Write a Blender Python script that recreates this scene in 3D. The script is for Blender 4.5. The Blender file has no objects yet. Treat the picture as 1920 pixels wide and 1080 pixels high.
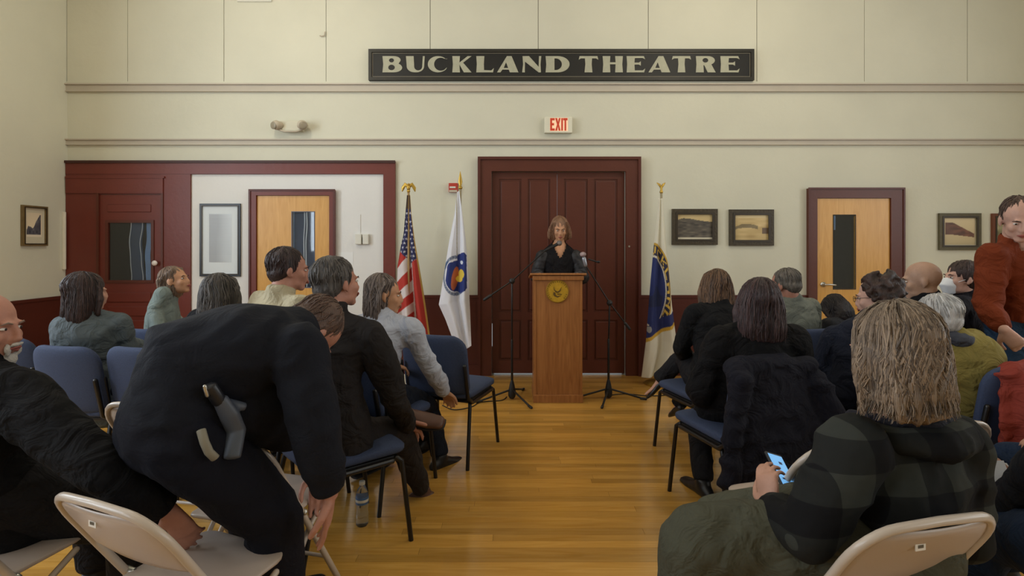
import bpy, bmesh, math, random
import numpy as np
from mathutils import Vector, Matrix

# ------------------------------------------------------------------ camera, world, lights
SC = bpy.context.scene
COL = SC.collection
F = 1000.0; CX = 960.0; YH = 462.0; H = 1.42; DW = 5.89
cam_data = bpy.data.cameras.new('camera')
cam_data.sensor_width = 36.0
cam_data.lens = 36.0 * F / 1920.0
cam_data.shift_y = -(540.0 - YH) / 1920.0
cam_data.clip_start = 0.05
cam = bpy.data.objects.new('camera', cam_data)
cam.location = (0, 0, H); cam.rotation_euler = (math.radians(90), 0, 0)
COL.objects.link(cam); SC.camera = cam
SC.view_settings.view_transform = 'Standard'
SC.view_settings.look = 'None'
SC.view_settings.exposure = 0.0
SC.view_settings.gamma = 1.0
SC.view_settings.use_curve_mapping = False
SC.cycles.use_denoising = True
SC.cycles.max_bounces = 6

world = bpy.data.worlds.new('sky'); SC.world = world; world.use_nodes = True
bg = world.node_tree.nodes['Background']
bg.inputs[0].default_value = (0.80, 0.90, 1.0, 1); bg.inputs[1].default_value = 0.9

def area_light(name, loc, rot, sx, sy, power, color):
    l = bpy.data.lights.new(name, 'AREA'); l.shape = 'RECTANGLE'; l.size = sx; l.size_y = sy
    l.energy = power; l.color = color
    o = bpy.data.objects.new(name, l); o.location = loc; o.rotation_euler = rot
    COL.objects.link(o); return o
R90 = math.radians(90)
WIN_Y = [(-2.6, -1.3), (-0.2, 1.1), (2.2, 3.5)]
WIN_Z = (1.25, 3.7)
XL, XR, YB, ZC = -4.909, 6.3, -4.2, 4.75
for i, (a, b) in enumerate(WIN_Y):
    # daylight through the left windows; right-hand ones are added, unseen, as dimmer fill
    area_light('window_daylight', (XL - 0.16, (a + b) / 2, (WIN_Z[0] + WIN_Z[1]) / 2), (0, -R90, 0), WIN_Z[1] - WIN_Z[0], b - a, (88, 88, 125)[i], (0.80, 0.90, 1.0))
    area_light('window_daylight', (XR + 0.16, (a + b) / 2, (WIN_Z[0] + WIN_Z[1]) / 2), (0, R90, 0), WIN_Z[1] - WIN_Z[0], b - a, (50, 50, 62)[i], (0.92, 0.97, 1.0))
# unseen lamps added to light the hall (their globes are built below)
ADDED_LAMPS = [(-2.4, 3.9), (2.2, 3.9), (-2.4, 0.4), (2.2, 0.4)]
for (x, y) in ADDED_LAMPS:
    l = bpy.data.lights.new('lamp_light', 'POINT'); l.energy = 46 if y > 2 else 10; l.color = (1.0, 0.93, 0.78); l.shadow_soft_size = 0.16
    o = bpy.data.objects.new('lamp_light', l); o.location = (x, y, 4.42 - 0.35); COL.objects.link(o)

# ------------------------------------------------------------------ helpers
rnd = random.Random(7)
def P(px, py, d):
    return Vector(((px - CX) * d / F, d, H - (py - YH) * d / F))
def WX(px, d=DW): return (px - CX) * d / F
def WZ(py, d=DW): return H - (py - YH) * d / F

def srgb(c):
    return tuple((v / 255.0 / 12.92) if v / 255.0 <= 0.04045 else ((v / 255.0 + 0.055) / 1.055) ** 2.4 for v in c) + (1.0,)

MATS = {}
def mat(name, rgb, rough=0.6, metal=0.0, noise=0.0, nscale=8.0, bump=0.0, bscale=60.0, emit=None, estr=0.0, spec=0.5, attr=None, trans=0.0, ior=1.45, folds=0.0, stretch=None, coat=0.0):
    if name in MATS: return MATS[name]
    m = bpy.data.materials.new(name); m.use_nodes = True
    nt = m.node_tree; N = nt.nodes; L = nt.links
    b = N['Principled BSDF']
    c = srgb(rgb)
    b.inputs['Base Color'].default_value = c
    b.inputs['Roughness'].default_value = rough
    b.inputs['Metallic'].default_value = metal
    b.inputs['Specular IOR Level'].default_value = spec
    b.inputs['Transmission Weight'].default_value = trans
    b.inputs['IOR'].default_value = ior
    b.inputs['Coat Weight'].default_value = coat
    m.diffuse_color = c
    if attr:
        a = N.new('ShaderNodeVertexColor'); a.layer_name = attr
        L.new(a.outputs[0], b.inputs['Base Color'])
    tc = None
    def coords():
        nonlocal tc
        if tc is None:
            t = N.new('ShaderNodeTexCoord'); tc = t.outputs['Object']
            if stretch:
                mp = N.new('ShaderNodeMapping'); mp.inputs['Scale'].default_value = stretch
                L.new(tc, mp.inputs[0]); tc = mp.outputs[0]
        return tc
    if noise > 0:
        n = N.new('ShaderNodeTexNoise'); n.inputs['Scale'].default_value = nscale; n.inputs['Detail'].default_value = 5
        L.new(coords(), n.inputs['Vector'])
        mr = N.new('ShaderNodeMapRange'); mr.inputs[3].default_value = 1 - noise; mr.inputs[4].default_value = 1 + noise
        mr.inputs[1].default_value = 0.25; mr.inputs[2].default_value = 0.75
        L.new(n.outputs[0], mr.inputs[0])
        mx = N.new('ShaderNodeVectorMath'); mx.operation = 'SCALE'
        if attr: L.new(a.outputs[0], mx.inputs[0])
        else: mx.inputs[0].default_value = c[:3]
        L.new(mr.outputs[0], mx.inputs['Scale'])
        L.new(mx.outputs[0], b.inputs['Base Color'])
    last = None
    if folds > 0:
        n = N.new('ShaderNodeTexNoise'); n.inputs['Scale'].default_value = 9.0; n.inputs['Detail'].default_value = 3; n.inputs['Distortion'].default_value = 1.2
        L.new(coords(), n.inputs['Vector'])
        bp = N.new('ShaderNodeBump'); bp.inputs['Strength'].default_value = folds; bp.inputs['Distance'].default_value = 0.05
        L.new(n.outputs[0], bp.inputs['Height']); last = bp
    if bump > 0:
        n = N.new('ShaderNodeTexNoise'); n.inputs['Scale'].default_value = bscale; n.inputs['Detail'].default_value = 4
        L.new(coords(), n.inputs['Vector'])
        bp = N.new('ShaderNodeBump'); bp.inputs['Strength'].default_value = bump; bp.inputs['Distance'].default_value = 0.01
        L.new(n.outputs[0], bp.inputs['Height'])
        if last: L.new(last.outputs[0], bp.inputs['Normal'])
        last = bp
    if last: L.new(last.outputs[0], b.inputs['Normal'])
    if emit:
        b.inputs['Emission Color'].default_value = srgb(emit); b.inputs['Emission Strength'].default_value = estr
    MATS[name] = m
    return m

def wood_mat(name, c1, c2, rough=0.35, scale=(3, 3, 18), coat=0.0, planks=False):
    m = bpy.data.materials.new(name); m.use_nodes = True
    nt = m.node_tree; N = nt.nodes; L = nt.links; b = N['Principled BSDF']
    b.inputs['Roughness'].default_value = rough; b.inputs['Coat Weight'].default_value = coat; b.inputs['Coat Roughness'].default_value = 0.12
    g = N.new('ShaderNodeNewGeometry')
    mp = N.new('ShaderNodeMapping'); mp.inputs['Scale'].default_value = scale
    L.new(g.outputs['Position'], mp.inputs[0])
    n = N.new('ShaderNodeTexNoise'); n.inputs['Scale'].default_value = 2.0; n.inputs['Detail'].default_value = 8; n.inputs['Distortion'].default_value = 1.5
    L.new(mp.outputs[0], n.inputs['Vector'])
    r = N.new('ShaderNodeValToRGB'); r.color_ramp.elements[0].position = 0.3; r.color_ramp.elements[1].position = 0.7
    r.color_ramp.elements[0].color = srgb(c1); r.color_ramp.elements[1].color = srgb(c2)
    L.new(n.outputs[0], r.inputs[0])
    out = r.outputs[0]
    if planks:
        oi = N.new('ShaderNodeObjectInfo')
        ad = N.new('ShaderNodeMath'); ad.operation = 'ADD'; L.new(g.outputs['Random Per Island'], ad.inputs[0]); L.new(oi.outputs['Random'], ad.inputs[1])
        fr = N.new('ShaderNodeMath'); fr.operation = 'FRACT'; L.new(ad.outputs[0], fr.inputs[0])
        mr = N.new('ShaderNodeMapRange'); mr.inputs[3].default_value = 0.78; mr.inputs[4].default_value = 1.16
        L.new(fr.outputs[0], mr.inputs[0])
        mx = N.new('ShaderNodeVectorMath'); mx.operation = 'SCALE'; L.new(out, mx.inputs[0]); L.new(mr.outputs[0], mx.inputs['Scale'])
        out = mx.outputs[0]
        n2 = N.new('ShaderNodeTexNoise'); n2.inputs['Scale'].default_value = 1.3; n2.inputs['Detail'].default_value = 3
        L.new(g.outputs['Position'], n2.inputs['Vector'])
        mr2 = N.new('ShaderNodeMapRange'); mr2.inputs[3].default_value = rough - 0.08; mr2.inputs[4].default_value = rough + 0.1
        L.new(n2.outputs[0], mr2.inputs[0]); L.new(mr2.outputs[0], b.inputs['Roughness'])
    L.new(out, b.inputs['Base Color'])
    MATS[name] = m
    return m

def tag(o, label=None, cat=None, group=None, kind=None):
    if label: o['label'] = label
    if cat: o['category'] = cat
    if group: o['group'] = group
    if kind: o['kind'] = kind
    return o

def empty(name, loc=(0, 0, 0), rz=0.0, label=None, cat=None, group=None):
    o = bpy.data.objects.new(name, None); o.location = loc; o.rotation_euler = (0, 0, rz)
    o.empty_display_size = 0.1
    COL.objects.link(o); tag(o, label, cat, group); return o

def link_mesh(name, me, m, parent=None, world=False, smooth=False):
    o = bpy.data.objects.new(name, me)
    if m is not None and len(me.materials) == 0: me.materials.append(m)
    COL.objects.link(o)
    if smooth: me.shade_smooth()
    if parent is not None:
        o.parent = parent
        if world:   # mesh given in world coordinates, parent unrotated
            me.transform(Matrix.Rotation(-parent.rotation_euler[2], 4, 'Z') @ Matrix.Translation(-parent.location))
    return o

class B:
    """collects simple solids, builds one mesh"""
    def __init__(s): s.bm = bmesh.new()
    def box(s, x0, x1, y0, y1, z0, z1, bev=0.0):
        vs = bmesh.ops.create_cube(s.bm, size=1.0)['verts']
        M = Matrix.Translation(((x0 + x1) / 2, (y0 + y1) / 2, (z0 + z1) / 2)) @ Matrix.Diagonal((abs(x1 - x0), abs(y1 - y0), abs(z1 - z0), 1))
        bmesh.ops.transform(s.bm, matrix=M, verts=vs)
        if bev > 0:
            es = set()
            for v in vs:
                for e in v.link_edges: es.add(e)
            bmesh.ops.bevel(s.bm, geom=list(es), offset=bev, segments=2, affect='EDGES', profile=0.6)
        return s
    def obox(s, c, size, M, bev=0.0):
        vs = bmesh.ops.create_cube(s.bm, size=1.0)['verts']
        T = Matrix.Translation(c) @ M.to_4x4() @ Matrix.Diagonal((size[0], size[1], size[2], 1))
        bmesh.ops.transform(s.bm, matrix=T, verts=vs)
        if bev > 0:
            es = set()
            for v in vs:
                for e in v.link_edges: es.add(e)
            bmesh.ops.bevel(s.bm, geom=list(es), offset=bev, segments=2, affect='EDGES', profile=0.6)
        return s
    def tube(s, pts, r, n=10, side=None, cap=True, capf=1.0, closed=False):
        s.loft(pts, [((r[i], r[i]) if isinstance(r, (list, tuple)) else (r, r)) for i in range(len(pts))], side, n, cap, capf, closed)
        return s
    def loft(s, pts, radii, side=None, n=14, cap=True, capf=1.0, closed=False):
        pts = [Vector(p) for p in pts]; m = len(pts)
        rings = []
        prev = None
        def frame(i):
            nonlocal prev
            if closed: t = (pts[(i + 1) % m] - pts[i - 1]).normalized()
            elif i == 0: t = (pts[1] - pts[0]).normalized()
            elif i == m - 1: t = (pts[-1] - pts[-2]).normalized()
            else: t = ((pts[i + 1] - pts[i]).normalized() + (pts[i] - pts[i - 1]).normalized()).normalized()
            if side is None:
                sv = prev if prev is not None else (Vector((0, 0, 1)) if abs(t.z) < 0.9 else Vector((1, 0, 0)))
            elif isinstance(side, list): sv = Vector(side[i])
            else: sv = Vector(side)
            x = (sv - t * sv.dot(t))
            if x.length < 1e-5: x = t.orthogonal()
            x.normalize(); prev = x
            return t, x, t.cross(x)
        def ring(c, x, y, rx, ry):
            return [s.bm.verts.new(c + x * (rx * math.cos(2 * math.pi * k / n)) + y * (ry * math.sin(2 * math.pi * k / n))) for k in range(n)]
        for i in range(m):
            t, x, y = frame(i); rx, ry = radii[i]
            if i == 0 and cap and not closed:
                rr = min(rx, ry) * capf
                rings.append([s.bm.verts.new(pts[0] - t * rr)])
                for a in (60, 30):
                    rings.append(ring(pts[0] - t * rr * math.sin(math.radians(a)), x, y, rx * math.cos(math.radians(a)), ry * math.cos(math.radians(a))))
            rings.append(ring(pts[i], x, y, rx, ry))
            if i == m - 1 and cap and not closed:
                rr = min(rx, ry) * capf
                for a in (30, 60):
                    rings.append(ring(pts[-1] + t * rr * math.sin(math.radians(a)), x, y, rx * math.cos(math.radians(a)), ry * math.cos(math.radians(a))))
                rings.append([s.bm.verts.new(pts[-1] + t * rr)])
        if closed: rings.append(rings[0])
        for a, b in zip(rings[:-1], rings[1:]):
            if len(a) == 1:
                for k in range(n): s.bm.faces.new((a[0], b[(k + 1) % n], b[k]))
            elif len(b) == 1:
                for k in range(n): s.bm.faces.new((a[k], a[(k + 1) % n], b[0]))
            else:
                for k in range(n): s.bm.faces.new((a[k], a[(k + 1) % n], b[(k + 1) % n], b[k]))
        return s
    def ell(s, c, r, M=None, seg=16):
        vs = bmesh.ops.create_uvsphere(s.bm, u_segments=seg, v_segments=max(6, seg * 2 // 3), radius=1.0)['verts']
        T = Matrix.Translation(c) @ (M.to_4x4() if M is not None else Matrix.Identity(4)) @ Matrix.Diagonal((r[0], r[1], r[2], 1))
        bmesh.ops.transform(s.bm, matrix=T, verts=vs); return s
    def lathe(s, prof, c=(0, 0, 0), n=24):
        c = Vector(c); rings = []
        for (r, z) in prof:
            rings.append([s.bm.verts.new(c + Vector((max(r, 1e-4) * math.cos(2 * math.pi * k / n), max(r, 1e-4) * math.sin(2 * math.pi * k / n), z))) for k in range(n)])
        for a, b in zip(rings[:-1], rings[1:]):
            for k in range(n): s.bm.faces.new((a[k], a[(k + 1) % n], b[(k + 1) % n], b[k]))
        s.bm.faces.new(list(reversed(rings[0]))); s.bm.faces.new(rings[-1]); return s
    def disc(s, c, r, th, n=40, axis='y'):
        M = Matrix.Rotation(R90, 3, 'X') if axis == 'y' else Matrix.Identity(3)
        vs = bmesh.ops.create_cone(s.bm, cap_ends=True, segments=n, radius1=r, radius2=r, depth=th)['verts']
        bmesh.ops.transform(s.bm, matrix=Matrix.Translation(c) @ M.to_4x4(), verts=vs); return s
    def poly(s, pts2, y0, y1):
        """prism of an x,z outline between y0 and y1"""
        a = [s.bm.verts.new((x, y0, z)) for x, z in pts2]; b = [s.bm.verts.new((x, y1, z)) for x, z in pts2]
        k = len(a)
        s.bm.faces.new(a); s.bm.faces.new(list(reversed(b)))
        for i in range(k): s.bm.faces.new((a[i], b[i], b[(i + 1) % k], a[(i + 1) % k]))
        return s
    def build(s, name, m, parent=None, world=False, smooth=False, recalc=True):
        if recalc: bmesh.ops.recalc_face_normals(s.bm, faces=s.bm.faces[:])
        me = bpy.data.meshes.new(name); s.bm.to_mesh(me); s.bm.free()
        return link_mesh(name, me, m, parent, world, smooth)

def copy_tree(o, parent=None):
    c = o.copy(); COL.objects.link(c)
    if parent is not None: c.parent = parent
    for ch in o.children: copy_tree(ch, c)
    return c

def hashf(i):
    i = (i ^ (i >> 13)) * 1274126177; i = i & 0x7fffffff
    return ((i ^ (i >> 16)) & 0xffff) / 65535.0
def vnoise(p):
    p = np.asarray(p, dtype=np.float64)
    i = np.floor(p).astype(np.int64); f = p - i; f = f * f * (3 - 2 * f)
    out = np.zeros(len(p))
    for dx in (0, 1):
        for dy in (0, 1):
            for dz in (0, 1):
                h = hashf(((i[:, 0] + dx) * 374761393 + (i[:, 1] + dy) * 668265263 + (i[:, 2] + dz) * 2147483647) & 0x7fffffff)
                w = (f[:, 0] if dx else 1 - f[:, 0]) * (f[:, 1] if dy else 1 - f[:, 1]) * (f[:, 2] if dz else 1 - f[:, 2])
                out += w * h
    return out * 2 - 1

def mcoords(me):
    a = np.empty(len(me.vertices) * 3); me.vertices.foreach_get('co', a); return a.reshape(-1, 3)
def mnormals(me):
    a = np.empty(len(me.vertices) * 3); me.vertices.foreach_get('normal', a); return a.reshape(-1, 3)
def setco(me, co):
    me.vertices.foreach_set('co', np.ascontiguousarray(co).ravel()); me.update()

def sculpt(b, voxel=0.012, smooth=4, wr=0.0, wscale=10.0, fine=0.0):
    """union of the solids in b -> one continuous smooth skin"""
    me = bpy.data.meshes.new('tmp'); b.bm.to_mesh(me); b.bm.free()
    o = bpy.data.objects.new('tmp', me); COL.objects.link(o)
    r = o.modifiers.new('r', 'REMESH'); r.mode = 'VOXEL'; r.voxel_size = voxel; r.adaptivity = 0.0
    if smooth:
        sm = o.modifiers.new('s', 'SMOOTH'); sm.factor = 0.5; sm.iterations = smooth
    dg = bpy.context.evaluated_depsgraph_get()
    out = bpy.data.meshes.new_from_object(o.evaluated_get(dg))
    bpy.data.objects.remove(o); bpy.data.meshes.remove(me)
    if wr > 0:
        co = mcoords(out); nn = mnormals(out)
        # ridged folds: sharp creases between soft swells, as cloth has
        q = co * wscale; q[:, 2] *= 1.5
        q += 0.9 * np.stack([vnoise(co * 4 + 5), vnoise(co * 4 + 11), vnoise(co * 4 + 23)], 1)
        d = (1 - 2 * np.abs(vnoise(q))) * wr + vnoise(co * wscale * 0.4 + 3) * wr * 1.2
        if fine > 0: d += vnoise(co * 70) * fine
        setco(out, co + nn * d[:, None])
    return out

def color_attr(me, cols, name='tint'):
    """cols: per-vertex rgb 0..1 linear"""
    a = me.color_attributes.new(name, 'FLOAT_COLOR', 'POINT')
    buf = np.ones((len(me.vertices), 4), dtype=np.float32); buf[:, :3] = cols
    a.data.foreach_set('color', buf.ravel())
# ------------------------------------------------------------------ materials
M_WALL = mat('cream_wall', (208, 205, 186), 0.75, noise=0.05, nscale=1.2, bump=0.25, bscale=14)
M_WALL2 = mat('white_plaster', (222, 220, 216), 0.7, noise=0.03, nscale=2, bump=0.15, bscale=30)
M_TRIM = mat('greige_trim', (186, 176, 160), 0.55, noise=0.04, nscale=4)
M_GAP = mat('dusty_gap', (96, 88, 74), 0.9)  # grey painted as shade in the panel gaps; also used on small grey parts
M_RED = mat('oxblood_paint', (106, 46, 35), 0.42, noise=0.08, nscale=3, bump=0.15, bscale=25)
M_RED2 = mat('oxblood_paint_dark', (86, 40, 26), 0.42, noise=0.08, nscale=3, bump=0.15, bscale=25)
M_RED3 = mat('wainscot_paint', (82, 36, 25), 0.45, noise=0.08, nscale=3, bump=0.15, bscale=25)
M_OAKD = wood_mat('honey_door_veneer', (196, 142, 62), (212, 160, 82), 0.35, (14, 14, 1.2))
M_LECT = wood_mat('lectern_oak', (136, 84, 42), (164, 108, 60), 0.35, (16, 16, 1.0))
M_FLOOR = wood_mat('maple_floor_varnish', (184, 134, 54), (202, 154, 76), 0.22, (1.0, 14, 14), coat=0.45, planks=True)
M_SUB = mat('dark_subfloor', (70, 44, 20), 0.8)
M_BLACK = mat('black_metal', (22, 20, 20), 0.35, spec=0.5)
M_BLKP = mat('black_plastic', (24, 24, 26), 0.5)
M_WHITEP = mat('white_plastic', (215, 212, 200), 0.4)
M_CHROME = mat('brushed_chrome', (190, 188, 180), 0.3, 0.9)
M_GOLD = mat('brass', (190, 155, 70), 0.35, 0.7)
M_GLASS = mat('window_glass', (235, 240, 242), 0.03, trans=1.0, ior=1.45)
M_DARK = mat('dark_room', (36, 36, 36), 0.7)
M_BLUEC = mat('blue_curtain', (150, 180, 222), 0.7, folds=0.3)
M_SLATE = mat('slate_blind', (84, 96, 120), 0.7)
M_CORD = mat('pale_cord', (240, 242, 245), 0.5)

def st(o, kind='structure'): o['kind'] = kind; return o

# ------------------------------------------------------------------ room shell
ZP = WZ(157)     # underside of the upper wall panels
DX0, DX1, DZ1 = WX(922), WX(1172), WZ(322)     # central doorway
b = B()
b.box(XL - 0.15, DX0, DW, DW + 0.15, 0, ZC); b.box(DX1, XR + 0.15, DW, DW + 0.15, 0, ZC); b.box(DX0, DX1, DW, DW + 0.15, DZ1, ZC)
wall_back = st(b.build('wall_back', M_WALL))
b = B(); b.box(XL, XR, DW - 0.004, DW - 0.0005, ZP, ZC)  # added dark sheet whose colour stands in for shade in the panel gaps
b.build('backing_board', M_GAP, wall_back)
seams = [127, 241, 421, 612, 807, 1009, 1215, 1418, 1619, 1812, 2030]
for i in range(len(seams) - 1):
    b = B(); x0 = WX(seams[i]) + 0.003; x1 = WX(seams[i + 1]) - 0.003
    b.box(x0, x1, DW - 0.012 - 0.002 * (i % 2), DW - 0.0035, ZP + 0.006, ZC - 0.01)
    b.build('panel', M_WALL, wall_back)
def long_side(name, x0, x1, m):
    b = B(); ys = [YB - 0.15] + [v for p in WIN_Y for v in p] + [DW + 0.15]
    for i in range(0, len(ys), 2): b.box(x0, x1, ys[i], ys[i + 1], 0, ZC)
    for (a, c) in WIN_Y: b.box(x0, x1, a, c, 0, WIN_Z[0]); b.box(x0, x1, a, c, WIN_Z[1], ZC)
    return st(b.build(name, m))
wall_left = long_side('wall_left', XL - 0.15, XL, M_WALL)
wall_right = long_side('wall_right', XR, XR + 0.15, M_WALL)
b = B(); b.box(XL - 0.15, XR + 0.15, YB - 0.15, YB, 0, ZC); st(b.build('wall_front', M_WALL))
b = B(); b.box(XL - 0.15, XR + 0.15, YB - 0.15, DW + 0.15, ZC, ZC + 0.15); st(b.build('ceiling', mat('ceiling_paint', (226, 222, 210), 0.8)))
k = 0
for side, xw in ((0, XL - 0.10), (1, XR + 0.06)):  # right-hand windows are added, unseen, to carry fill light
    for (a, c) in WIN_Y:
        k += 1; b = B(); z0, z1 = WIN_Z; t = 0.05
        b.box(xw, xw + 0.05, a, a + t, z0, z1); b.box(xw, xw + 0.05, c - t, c, z0, z1)
        b.box(xw, xw + 0.05, a + t, c - t, z0, z0 + t); b.box(xw, xw + 0.05, a + t, c - t, z1 - t, z1)
        b.box(xw, xw + 0.05, a + t, c - t, (z0 + z1) / 2 - 0.03, (z0 + z1) / 2 + 0.03)
        b.box(xw + 0.01, xw + 0.04, (a + c) / 2 - 0.015, (a + c) / 2 + 0.015, z0 + t, z1 - t)
        st(b.build('window_%d' % k, M_RED2))
# floor of narrow boards running across the hall
b = B(); b.box(XL - 0.15, XR + 0.15, YB - 0.15, DW, -0.12, -0.0035)
floor = st(b.build('floor', M_SUB))
PW = 0.0572
nrows = int((DW - YB) / PW) + 1
def board_lengths(i):
    r = random.Random(100 + i); x = XL - 0.15 - r.random() * 1.2; out = []
    while x < XR:
        l = r.choice([0.9, 1.2, 1.5, 1.8, 2.1]); out.append((max(x, XL), min(x + l, XR))); x += l
    return [q for q in out if q[1] - q[0] > 0.02]
rest = B(); cache = {}
nb = 0
for i in range(nrows):
    y1 = DW - 0.001 - i * PW; y0 = y1 - PW
    for (xa, xb) in board_lengths(i):
        near = 2.15 < y1 < 3.85 and xb > -1.1 and xa < 1.4
        if near and nb < 290:
            ln = round(xb - xa, 3)
            if ln not in cache:
                q = B(); q.box(0.0005, ln - 0.0005, 0.0004, PW - 0.0004, -0.0035, 0, bev=0.0004)
                bmesh.ops.recalc_face_normals(q.bm, faces=q.bm.faces[:])
                me = bpy.data.meshes.new('floorboard'); q.bm.to_mesh(me); q.bm.free(); me.materials.append(M_FLOOR); cache[ln] = me
            o = bpy.data.objects.new('floorboard', cache[ln]); COL.objects.link(o); o.location = (xa, y0, 0); o.parent = floor; nb += 1
        else:
            rest.box(xa + 0.0005, xb - 0.0005, y0 + 0.0004, y1 - 0.0004, -0.0035, 0)
o = rest.build('floorboards', M_FLOOR, floor, recalc=False); o['kind'] = 'stuff'

# mouldings of the back wall
def moulding(name, pz0, pz1, dep):
    z1, z0 = WZ(pz0), WZ(pz1); b = B(); hgt = z1 - z0
    b.box(XL, XR, DW - dep, DW - 0.0005, z1 - 0.014, z1)
    b.box(XL, XR, DW - dep * 0.55, DW - 0.0005, z0 + 0.012, z1 - 0.014)
    b.box(XL, XR, DW - dep * 0.75, DW - 0.0005, z0, z0 + 0.012)
    return st(b.build(name, M_TRIM))
moulding('trim_1', 158, 173, 0.045)
b = B(); b.box(XL, XR, DW - 0.016, DW - 0.0005, WZ(157.6), WZ(153.5)); st(b.build('trim_2', M_WALL))
moulding('trim_3', 261, 272.5, 0.04)
# wainscot in dark red
ZWS = WZ(553)
b = B()
for (a, c) in ((742, 898), (1198, 1513), (1689, 2035)):
    b.box(WX(a), WX(c), DW - 0.022, DW - 0.0005, 0, ZWS - 0.03); b.box(WX(a), WX(c), DW - 0.03, DW - 0.0005, ZWS - 0.03, ZWS)
st(b.build('trim_4', M_RED3))
b = B(); b.box(XL + 0.0005, XL + 0.022, YB, DW - 0.03, 0, ZWS - 0.03); b.box(XL + 0.0005, XL + 0.032, YB, DW - 0.03, ZWS - 0.03, ZWS)
st(b.build('trim_5', M_RED3))
b = B(); b.box(WX(742), WX(898), DW - 0.04, DW - 0.022, 0, 0.12); b.box(WX(1198), WX(1513), DW - 0.04, DW - 0.022, 0, 0.12); b.box(WX(1689), WX(2035), DW - 0.04, DW - 0.022, 0, 0.12)
st(b.build('baseboard_back', M_RED3))
b = B(); b.box(XL + 0.022, XL + 0.04, YB, DW - 0.04, 0, 0.14); st(b.build('baseboard_left', M_RED3))
# flat strip of light paint running down the corner beside the red surround
b = B(); b.box(XL + 0.0008, XL + 0.03, DW - 0.075, DW - 0.05, WZ(505), WZ(398), bev=0.006); st(b.build('trim_6', mat('cream_strip', (228, 222, 205), 0.5)))

# big red surround at the left
FY = DW - 0.03
zt = WZ(303)
b = B()
b.box(WX(127.5), WX(360), FY, DW - 0.0005, WZ(365), WZ(327)); b.box(WX(127.5), WX(190), FY, DW - 0.0005, 0, WZ(365)); b.box(WX(306), WX(360), FY, DW - 0.0005, 0, WZ(365))
b.box(WX(127.5), WX(742), FY - 0.004, DW - 0.0005, WZ(327), zt)
b.box(WX(720), WX(742), FY - 0.004, DW - 0.0005, 0, WZ(327))
surround = st(b.build('trim_7', M_RED))
b = B(); b.box(WX(127.5), WX(742.5), FY - 0.022, FY - 0.004, zt - 0.02, zt + 0.006)
b.build('cap_moulding', mat('dark_edge', (62, 30, 22), 0.5), surround)
b = B(); b.box(WX(129), WX(310), FY - 0.014, FY, WZ(363), WZ(335)); b.box(WX(129), WX(313), FY - 0.02, FY, WZ(335), WZ(331.5)); b.build('lintel_board', M_RED, surround)
b = B(); b.box(WX(186), WX(190), FY - 0.012, FY, 0, WZ(363)); b.box(WX(306), WX(310), FY - 0.012, FY, 0, WZ(363)); b.build('door_stop', M_RED2, surround)
# white wall inside the surround
b = B(); b.box(WX(360) + 0.001, WX(472), DW - 0.010, DW - 0.0005, 0, WZ(327) - 0.001); b.box(WX(630), WX(720) - 0.001, DW - 0.010, DW - 0.0005, 0, WZ(327) - 0.001)
b.box(WX(472), WX(630), DW - 0.010, DW - 0.0005, WZ(357), WZ(327) - 0.001); st(b.build('wall_infill', M_WALL2))

def frame_boxes(b, x0, x1, z0, z1, ox0, ox1, oz0, oz1, y0, y1):
    b.box(x0, ox0, y0, y1, z0, z1); b.box(ox1, x1, y0, y1, z0, z1)
    b.box(ox0, ox1, y0, y1, z0, oz0); b.box(ox0, ox1, y0, y1, oz1, z1)

# door 1: oxblood door with a wide pane, in the surround
x0, x1, z1 = WX(190) + 0.004, WX(306) - 0.004, WZ(365) - 0.004
ox0, ox1, oz0, oz1 = WX(207), WX(287), WZ(525), WZ(418)
b = B(); frame_boxes(b, x0, x1, 0.012, z1, ox0, ox1, oz0, oz1, DW - 0.024, DW - 0.002)
door_1 = st(b.build('door_1', M_RED))
b = B(); frame_boxes(b, ox0 - 0.03, ox1 + 0.03, oz0 - 0.03, oz1 + 0.03, ox0, ox1, oz0, oz1, DW - 0.036, DW - 0.024); b.build('glazing_bead', M_RED2, door_1)
b = B(); b.box(ox0, ox1, DW - 0.0035, DW - 0.0015, oz0, oz1); b.build('dark_backing', M_DARK, door_1)
b = B(); b.box(ox0, ox1, DW - 0.0210, DW - 0.0190, oz0, oz1); b.build('pane', M_GLASS, door_1)
def wavy(b, xc, w, z0, z1, amp, ph, y, th=0.002, n=26):
    L = []; R = []
    for i in range(n + 1):
        z = z0 + (z1 - z0) * i / n; x = xc + amp * math.sin(ph + 9.5 * (z - z0)) + amp * 0.3 * math.sin(ph * 2 + 23 * z)
        L.append((x - w / 2, z)); R.append((x + w / 2, z))
    for i in range(n):
        b.poly([L[i], R[i], R[i + 1], L[i + 1]], y, y + th)
b = B(); wavy(b, WX(258), WX(270) - WX(246), oz0, oz1, 0.012, 1.0, DW - 0.008); b.build('curtain', M_SLATE, door_1)
b = B(); wavy(b, WX(280), WX(285) - WX(275), oz0, oz1, 0.010, 2.6, DW - 0.011); b.build('curtain', M_BLUEC, door_1)
b = B(); wavy(b, WX(246.5), 0.008, oz0, oz1, 0.010, 1.0, DW - 0.014); b.build('curtain_edge', M_CORD, door_1)
b = B(); wavy(b, WX(267), 0.008, oz0, oz1, 0.014, 1.2, DW - 0.014); b.build('curtain_edge', M_CORD, door_1)
for (pa, pb) in ((384, 398), (548, 566), (574, 592), (600, 618), (626, 668)):
    b = B(); b.box(WX(205), WX(286), DW - 0.032, DW - 0.024, WZ(pb), WZ(pa), bev=0.006); b.build('raised_panel', M_RED, door_1)
b = B(); b.lathe([(0.012, 0), (0.012, 0.02), (0.026, 0.028), (0.030, 0.042), (0.022, 0.056), (0, 0.06)], n=18)
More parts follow.
